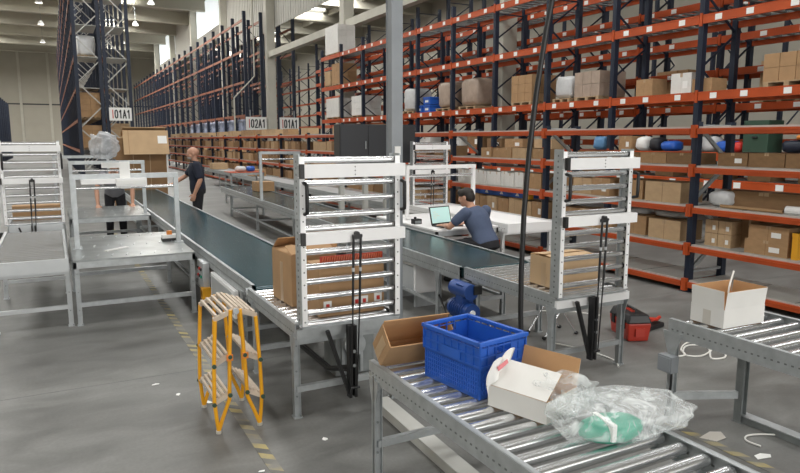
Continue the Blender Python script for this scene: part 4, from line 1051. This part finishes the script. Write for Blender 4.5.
for i, (x, y, sx, sy) in enumerate(((.58, 5.15, .03, .012), (.70, 4.86, .022, .015), (.86, 4.62, .05, .02), (.93, 3.45, .02, .01), (1.40, 3.66, .02, .02), (3.62, 2.53, .06, .09), (3.64, 2.22, .06, .03), (1.62, 2.92, .06, .02))):
    m = MB(); m.add([(-sx, -sy, 0), (sx * .6, -sy * .8, 0), (sx, sy * .3, 0), (.1 * sx, sy, 0), (-sx * .8, sy * .5, 0), (-sx, -sy, .002), (sx * .6, -sy * .8, .003), (sx, sy * .3, .002), (.1 * sx, sy, .004), (-sx * .8, sy * .5, .002)],
                    [(4, 3, 2, 1, 0), (5, 6, 7, 8, 9), (0, 1, 6, 5), (1, 2, 7, 6), (2, 3, 8, 7), (3, 4, 9, 8), (4, 0, 5, 9)], 'paper' if i != 5 else 'tape_grey')
    lab = ('white paper scrap on the open floor, farthest left of the ladder', 'white paper scrap on the open floor left of the ladder, middle one', 'white paper scrap closest to the feet of the ladder', 'tiny white scrap on the open floor in front of the ladder',
           'tiny white scrap in front of the middle table leg', 'grey flattened scrap on the right hazard tape', 'white scrap on the floor near the right hazard tape end', 'white scrap on the floor under the foreground conveyor')[i]
    tag(m.build('paper_scrap', loc=(x, y, .003), local=True, rz=i), lab, 'scrap')
# folding trestle behind far gate
fs = thing('folding_stand', 'thin silver folding stand with crossed legs behind the far gate', 'stand', (4.2, 4.75, 0))
for y in (-.12, .12):
    MB().cyl((-.2, y, .01), (.2, y, .55), .01, 'chrome', 8).build('leg', fs, True); MB().cyl((.2, y, .01), (-.2, y, .55), .01, 'chrome', 8).build('leg', fs, True)
for x in (-.2, .2):
    MB().cyl((x, -.14, .55), (x, .14, .55), .01, 'chrome', 8).build('top_bar', fs, True)
    for y in (-.12, .12): MB().ell((x, y, .018), (.022, .022, .018), 'black', 8, 6).build('foot', fs, True)
# laptop and small devices
lt = thing('laptop', 'open laptop with pale green screen on the table by the seated man', 'laptop', (4.76, 7.58, .70), R(12))
MB().box(-.19, .19, -.12, .12, .001, .018, 'screen_frame').build('keyboard_base', lt, True, bevel=.004)
m = MB(); m.box(-.19, .19, -.006, .006, 0, .25, 'screen_frame'); m.box(-.175, .175, -.008, -.006, .02, .235, 'laptop_screen')
for k in range(4): m.box(-.14, -.14 + .06 + .03 * (k % 3), -.0086, -.008, .17 - k * .028, .18 - k * .028, 'paper')
m.xf(Matrix.Translation((0, .12, .018)) @ Matrix.Rotation(R(-14), 4, 'X')); m.build('screen', lt, True)
m = MB(); m.box(-.06, .06, -.05, .05, 0, .07, 'black'); m.box(-.05, .05, -.055, -.05, .01, .05, 'galv_dark'); m.cyl((-.02, 0, .07), (-.02, 0, .1), .02, 'black', 8)
tag(m.build('label_printer', loc=(4.50, 8.0, .70), local=True, bevel=.006), 'small black device on the table left of the laptop', 'device')

# ------------------------------------------------------------------ people
def rings(m, secs, seg=18, mt='skin'):
    """secs: list of (center, rx, ry, xdir, ydir)"""
    vs = []; fs = []
    for (c, rx, ry, xd, yd) in secs:
        for k in range(seg):
            t = 2 * math.pi * k / seg; vs.append(Vector(c) + Vector(xd) * rx * math.cos(t) + Vector(yd) * ry * math.sin(t))
    n = len(secs)
    for i in range(n - 1):
        for k in range(seg):
            k2 = (k + 1) % seg; fs.append((i * seg + k, i * seg + k2, (i + 1) * seg + k2, (i + 1) * seg + k))
    fs += [tuple(range(seg))[::-1], tuple(range((n - 1) * seg, n * seg))]
    m.add(vs, fs, mt, True)
def limb(m, pts, rs, mt='skin'):
    P = []; Q = []
    for i in range(len(pts) - 1):
        for k in range(4):
            u = k / 4; P.append(Vector(pts[i]).lerp(Vector(pts[i + 1]), u)); Q.append(rs[i] + (rs[i + 1] - rs[i]) * u)
    P.append(Vector(pts[-1])); Q.append(rs[-1])
    m.tube(P, Q, mt, 14); m.ell(P[-1], (Q[-1],) * 3, mt, 10, 8); m.ell(P[0], (Q[0],) * 3, mt, 10, 8)
    for p, r in zip(pts[1:-1], rs[1:-1]): m.ell(p, (r,) * 3, mt, 10, 8)
def fuse(m, name, parent, voxel, mt, smooth=6):
    o = m.build(name, parent, True); o.data.materials.clear(); o.data.materials.append(MATS[mt])
    for p in o.data.polygons: p.material_index = 0
    r = o.modifiers.new('r', 'REMESH'); r.mode = 'VOXEL'; r.voxel_size = voxel; r.use_smooth_shade = True
    s = o.modifiers.new('s', 'SMOOTH'); s.factor = .5; s.iterations = smooth
    dg = bpy.context.evaluated_depsgraph_get(); me = bpy.data.meshes.new_from_object(o.evaluated_get(dg))
    o.modifiers.clear(); o.data = me
    for p in me.polygons: p.use_smooth = True
    return o
def hand(m, wrist, d, palm_n, side, curl=.3, mt='skin'):
    """d: direction of fingers, palm_n: direction the palm faces, side: direction of the thumb"""
    w = Vector(wrist); d = Vector(d).normalized(); pn = Vector(palm_n); pn = (pn - d * pn.dot(d)).normalized(); sd = d.cross(pn).normalized()
    if sd.dot(Vector(side)) < 0: sd = -sd
    rings(m, [(w - d * .02, .026, .020, sd, pn), (w + d * .02, .033, .018, sd, pn), (w + d * .055, .041, .016, sd, pn), (w + d * .088, .040, .013, sd, pn), (w + d * .094, .032, .010, sd, pn)], 14, mt)
    for i, (o_, L) in enumerate(((.030, .072), (.010, .082), (-.010, .077), (-.029, .060))):
        b = w + d * .082 + sd * o_; a0 = curl * .5; pts = [b]; ang = a0; p = b
        for f in (.45, .32, .23):
            dd = (d * math.cos(ang) + pn * math.sin(ang) + sd * (o_ * 2.2)).normalized(); p = p + dd * L * f; pts.append(p); ang += curl
        limb(m, pts, [.0100, .0095, .0085, .0075], mt)
    b = w + d * .025 + sd * .028 + pn * .006
    limb(m, [b, b + (d * .6 + sd * .75 + pn * .2).normalized() * .035, b + (d * .85 + sd * .55 + pn * .3).normalized() * .068], [.013, .0115, .009], mt)
def head(m, c, fwd, up, mt='skin', k=1.0):
    f = Vector(fwd).normalized(); u = Vector(up); u = (u - f * u.dot(f)).normalized(); s = u.cross(f).normalized(); c = Vector(c)
    def E(off, r):
        t = MB(); t.ell((0, 0, 0), r, mt, 20, 14)
        M = Matrix((s, f, u)).transposed().to_4x4(); t.xf(Matrix.Translation(c + s * off[0] + f * off[1] + u * off[2]) @ M); m.add(t.v, t.f, mt, True)
    E((0, -.012, .035), (.076, .096, .085)); E((0, .018, -.03), (.062, .072, .082)); E((0, .058, -.078), (.032, .030, .030))
    E((0, .072, .012), (.052, .02, .02)); E((0, .099, -.020), (.012, .018, .018)); E((0, .092, .0), (.009, .014, .028))
    E((0, .080, -.058), (.026, .014, .012))
    for x in (-1, 1): E((x * .076, -.008, -.012), (.009, .020, .033)); E((x * .036, .052, -.036), (.024, .022, .024))
    return s, f, u
def feat(name, parent, c, axes, off, r, mt):
    s, f, u = axes; t = MB(); t.ell((0, 0, 0), r, mt, 18, 12)
    M = Matrix((s, f, u)).transposed().to_4x4(); t.xf(Matrix.Translation(Vector(c) + s * off[0] + f * off[1] + u * off[2]) @ M); return t.build(name, parent, True)
def eyes(parent, c, axes):
    for x in (-1, 1):
        e = feat('eye', parent, c, axes, (x * .031, .077, .0), (.012, .008, .008), 'eye'); feat('iris', e, c, axes, (x * .031, .083, .0), (.005, .004, .005), 'ink')
def person(label, loc, rz, J, cloth, hair, headdir, hands, voxel=.0085):
    """J joints (local metres, +y is forward): pelvis chest neck head; shoulders/elbows/wrists/hips/knees/ankles with L,R"""
    t = thing('person', label, 'person', loc, rz)
    V = {k: Vector(v) for k, v in J.items()}
    body = MB(); sx = (V['shR'] - V['shL']).normalized(); spine = (V['chest'] - V['pelvis']).normalized(); fw = spine.cross(sx); fw = fw if fw.y > 0 else -fw
    fw.normalize()
    def torso(m, g, mt, z0=0., z1=1.):
        p, c, n = V['pelvis'], V['chest'], V['neck']; wa = p.lerp(c, .45)
        hx = (V['hpR'] - V['hpL']).normalized()
        secs = [(p - spine * .09, .12 + g, .09 + g), (p, .165 + g, .115 + g), (wa, .150 + g, .105 + g), (p.lerp(c, .75), .168 + g, .115 + g), (c, .178 + g, .115 + g), (c.lerp(n, .5), .155 + g, .095 + g), (c.lerp(n, .85), .085 + g, .07 + g), (n, .055 + g * .6, .055 + g * .6)]
        secs = secs[int(z0):int(z1) if z1 > 1 else None]
        rings(m, [(a, b, d, (hx.lerp(sx, min(1, i / 4))).normalized(), fw) for i, (a, b, d) in enumerate(secs)], 24, mt)
    torso(body, 0, 'skin')
    limb(body, [V['neck'] - Vector((0, 0, .03)), V['neck'].lerp(V['head'], .6)], [.056, .052])
    ax = head(body, V['head'], headdir[0], headdir[1])
    for s in 'LR':
        limb(body, [V['sh' + s], V['sh' + s].lerp(V['el' + s], .4), V['el' + s], V['el' + s].lerp(V['wr' + s], .35), V['wr' + s]], [.055, .049, .039, .041, .026])
        limb(body, [V['hp' + s], V['kn' + s], V['kn' + s].lerp(V['an' + s], .35), V['an' + s]], [.082, .055, .056, .038])
        hd = hands[s]; hand(body, V['wr' + s], *hd)
        f_ = (V['toe' + s] - V['an' + s]); limb(body, [V['an' + s] + Vector((0, 0, -.03)), V['toe' + s]], [.036, .03])
    b = fuse(body, 'body', t, .0065, 'skin', 4)
    sh = MB(); torso(sh, .016, 'skin', 0 if cloth.get('long') else 1, 7.5)
    for s in 'LR':
        a, e = V['sh' + s], V['el' + s]; limb(sh, [a, a.lerp(e, .45), a.lerp(e, cloth.get('sleeve', .72))], [.070, .066, .062])
    so = fuse(sh, 'shirt', t, voxel, cloth['shirt'], 5)
    if cloth.get('collar'):
        n = V['neck']; cm = MB()
        cm.tube([n + Vector((math.cos(a) * .066, math.sin(a) * .066, -.012 + .010 * math.sin(a))) for a in [2 * math.pi * i / 16 for i in range(17)]], .014, cloth['shirt'], 8); cm.build('collar', so, True)
    tr = MB(); hx = (V['hpR'] - V['hpL']).normalized()
    rings(tr, [(V['pelvis'] + spine * .035, .172, .124, hx, fw), (V['pelvis'] - spine * .02, .180, .130, hx, fw), (V['pelvis'] - spine * .10, .15, .115, hx, fw)], 24)
    for s in 'LR':
        limb(tr, [V['hp' + s], V['hp' + s].lerp(V['kn' + s], .5), V['kn' + s], V['kn' + s].lerp(V['an' + s], .4), V['an' + s] + Vector((0, 0, .0))], [.097, .085, .071, .070, .060])
    fuse(tr, 'trousers', t, voxel, cloth['trousers'], 5)
    for s in 'LR':
        q = MB(); a = V['an' + s]; to = V['toe' + s]; limb(q, [Vector((a.x, a.y, a.z - .04)) - (to - a) * .25 * Vector((1, 1, 0)).length * .4, to], [.046, .040]); 
        zmin = min(p.z for p in q.v)
        q.v = [Vector((p.x, p.y, max(p.z, V['floor'].z + .005))) for p in q.v]; q.build('shoe', t, True)
        q_ = [c for c in t.children if c.name.startswith('shoe')][-1]; q_.data.materials.clear(); q_.data.materials.append(MATS['shoe'])
    eyes(t, V['head'], ax)
    hair(t, V['head'], ax)
    return t
def hair_short(t, c, ax):
    s, f, u = ax; m = MB()
    def fn(q, w):
        # carve the face: keep the cap above the brow and the back of the head
        n = .006 * noise.noise(w * 9); return q * (1 + n * 4)
    for off, r in (((0, -.016, .050), (.083, .098, .083)), ((0, -.050, .0), (.079, .066, .085)), ((0, .03, .085), (.066, .06, .045))):
        e = MB(); e.ell((0, 0, 0), r, 'hair', 24, 16, fn)
        M = Matrix((s, f, u)).transposed().to_4x4(); e.xf(Matrix.Translation(Vector(c) + s * off[0] + f * off[1] + u * off[2]) @ M); m.add(e.v, e.f, 'hair', True)
    fuse(m, 'hair', t, .008, 'hair', 2)
def hair_bald(t, c, ax):
    feat('beard', t, c, ax, (0, .045, -.070), (.050, .050, .036), 'beard')
def hair_none(t, c, ax): hair_short(t, c, ax)

# bald man beside the teal belt, facing left
J = dict(pelvis=(0, 0, .92), chest=(0, .02, 1.28), neck=(0, .03, 1.45), head=(0, .06, 1.585), shL=(-.185, .02, 1.38), shR=(.185, .02, 1.38),
         elL=(-.25, -.04, 1.10), wrL=(-.235, .06, .84), elR=(.22, .18, 1.16), wrR=(.19, .38, 1.02), hpL=(-.09, 0, .88), hpR=(.09, 0, .88), knL=(-.10, .02, .48), knR=(.10, .03, .48),
         anL=(-.11, -.02, .08), anR=(.11, -.01, .08), toeL=(-.125, .14, .03), toeR=(.125, .15, .03), floor=(0, 0, 0))
bald = person('bald bearded man in a navy polo shirt standing beside the teal belt', (2.46, 13.1, 0), R(80), J, dict(shirt='polo_navy', trousers='trousers', collar=True, sleeve=.78), hair_bald, ((0, 1, -.08), (0, .08, 1)),
       {'L': ((.05, .3, -.95), (1, 0, 0), (0, 1, .3), .35), 'R': ((-.05, .9, -.25), (0, -.2, -1), (-1, 0, 0), .25)})
bald.scale = (1.16, 1.16, 1.02)
# worker leaning on the far table, facing the viewer (-Y)
J = dict(pelvis=(0, -.10, .90), chest=(0, .16, 1.18), neck=(0, .26, 1.31), head=(0, .36, 1.41), shL=(-.19, .20, 1.25), shR=(.19, .20, 1.25),
         elL=(-.30, .30, 1.00), wrL=(-.29, .42, .712), elR=(.30, .30, 1.00), wrR=(.29, .42, .712), hpL=(-.09, -.10, .86), hpR=(.09, -.10, .86), knL=(-.11, -.06, .47), knR=(.11, -.06, .47),
         anL=(-.12, -.12, .08), anR=(.12, -.12, .08), toeL=(-.13, .05, .03), toeR=(.13, .05, .03), floor=(0, 0, 0))
person('worker in a grey t-shirt leaning with both hands on the far left table', (.97, 13.26, 0), R(176), J, dict(shirt='tee_grey', trousers='trousers', sleeve=.6), hair_short, ((0, 1, -.75), (0, .7, 1)),
       {'L': ((0, 1, -.15), (0, -.1, -1), (1, 0, 0), .12), 'R': ((0, 1, -.15), (0, -.1, -1), (-1, 0, 0), .12)})
# seated man at the laptop, seen from behind
J = dict(pelvis=(0, 0, .56), chest=(0, .17, .87), neck=(0, .25, 1.02), head=(-.01, .33, 1.13), shL=(-.19, .18, .96), shR=(.19, .18, .96),
         elL=(-.30, .34, .77), wrL=(-.16, .55, .755), elR=(.31, .30, .78), wrR=(.22, .52, .755), hpL=(-.10, .02, .54), hpR=(.10, .02, .54), knL=(-.14, .44, .50), knR=(.14, .44, .50),
         anL=(-.13, .36, .09), anR=(.13, .36, .09), toeL=(-.14, .52, .03), toeR=(.14, .52, .03), floor=(0, 0, 0))
seated = person('dark-haired man in a blue t-shirt sitting at the laptop table', (4.87, 6.80, 0), R(16), J, dict(shirt='tee_blue', trousers='trousers', sleeve=.62, long=True), hair_short, ((-.35, 1, -.35), (0, .3, 1)),
       {'L': ((.35, 1, -.05), (0, 0, -1), (1, 0, 0), .2), 'R': ((-.2, 1, -.05), (0, 0, -1), (-1, 0, 0), .2)})
seated.scale = (1.07, 1.07, 1.0)
st = thing('stool', 'black round stool under the seated man', 'stool', (4.87, 6.80, 0))
MB().cyl((0, 0, .40), (0, 0, .45), .17, 'black', 20).build('seat', st, True, bevel=.01); MB().cyl((0, 0, .05), (0, 0, .4), .025, 'galv', 10).build('column', st, True)
for k in range(5):
    a = 2 * math.pi * k / 5; MB().bar((0, 0, .06), (.22 * math.cos(a), .22 * math.sin(a), .03), .03, .025, 'black').build('foot', st, True)

# ------------------------------------------------------------------ light
def area(name, loc, rot, sx, sy, power, col=(1, 1, 1)):
    l = bpy.data.lights.new(name, 'AREA'); l.shape = 'RECTANGLE'; l.size = sx; l.size_y = sy; l.energy = power; l.color = col
    o = bpy.data.objects.new(name, l); COL.objects.link(o); o.location = loc; o.rotation_euler = rot; return o
for i, (sx, sy, w, l) in enumerate(sky):
    area('skylight_daylight', (sx, sy, CZ - .4), (0, 0, 0), w, l, (.55 if sx > 20 else 1) * (950 if sy < 20 else (800 if sy < 50 else 2600)), (1, .98, .94))
# added unseen lamp behind the viewer, standing for daylight through assumed loading doors
area('unseen_rear_light', (3.5, Y0 + .3, 3.6), (R(90), 0, 0), 16, 5.5, 1250, (1, .99, .97))
w = bpy.data.worlds.new('world'); S.world = w; w.use_nodes = True
w.node_tree.nodes['Background'].inputs['Color'].default_value = (.8, .85, .9, 1); w.node_tree.nodes['Background'].inputs['Strength'].default_value = .3

# ------------------------------------------------------------------ camera
cam = bpy.data.cameras.new('camera'); co = bpy.data.objects.new('camera', cam); COL.objects.link(co)
cam.sensor_width = 36; cam.lens = 36 * 650 / 800; cam.clip_end = 400; cam.clip_start = .05
co.location = (0, 0, 1.88); pitch = math.atan(96.5 / 650)
co.rotation_euler = (math.pi / 2 - pitch, 0, -R(27.9))
S.camera = co
S.view_settings.view_transform = 'Standard'; S.view_settings.look = 'None'; S.view_settings.exposure = 0.0; S.view_settings.gamma = 1
S.view_settings.use_curve_mapping = False
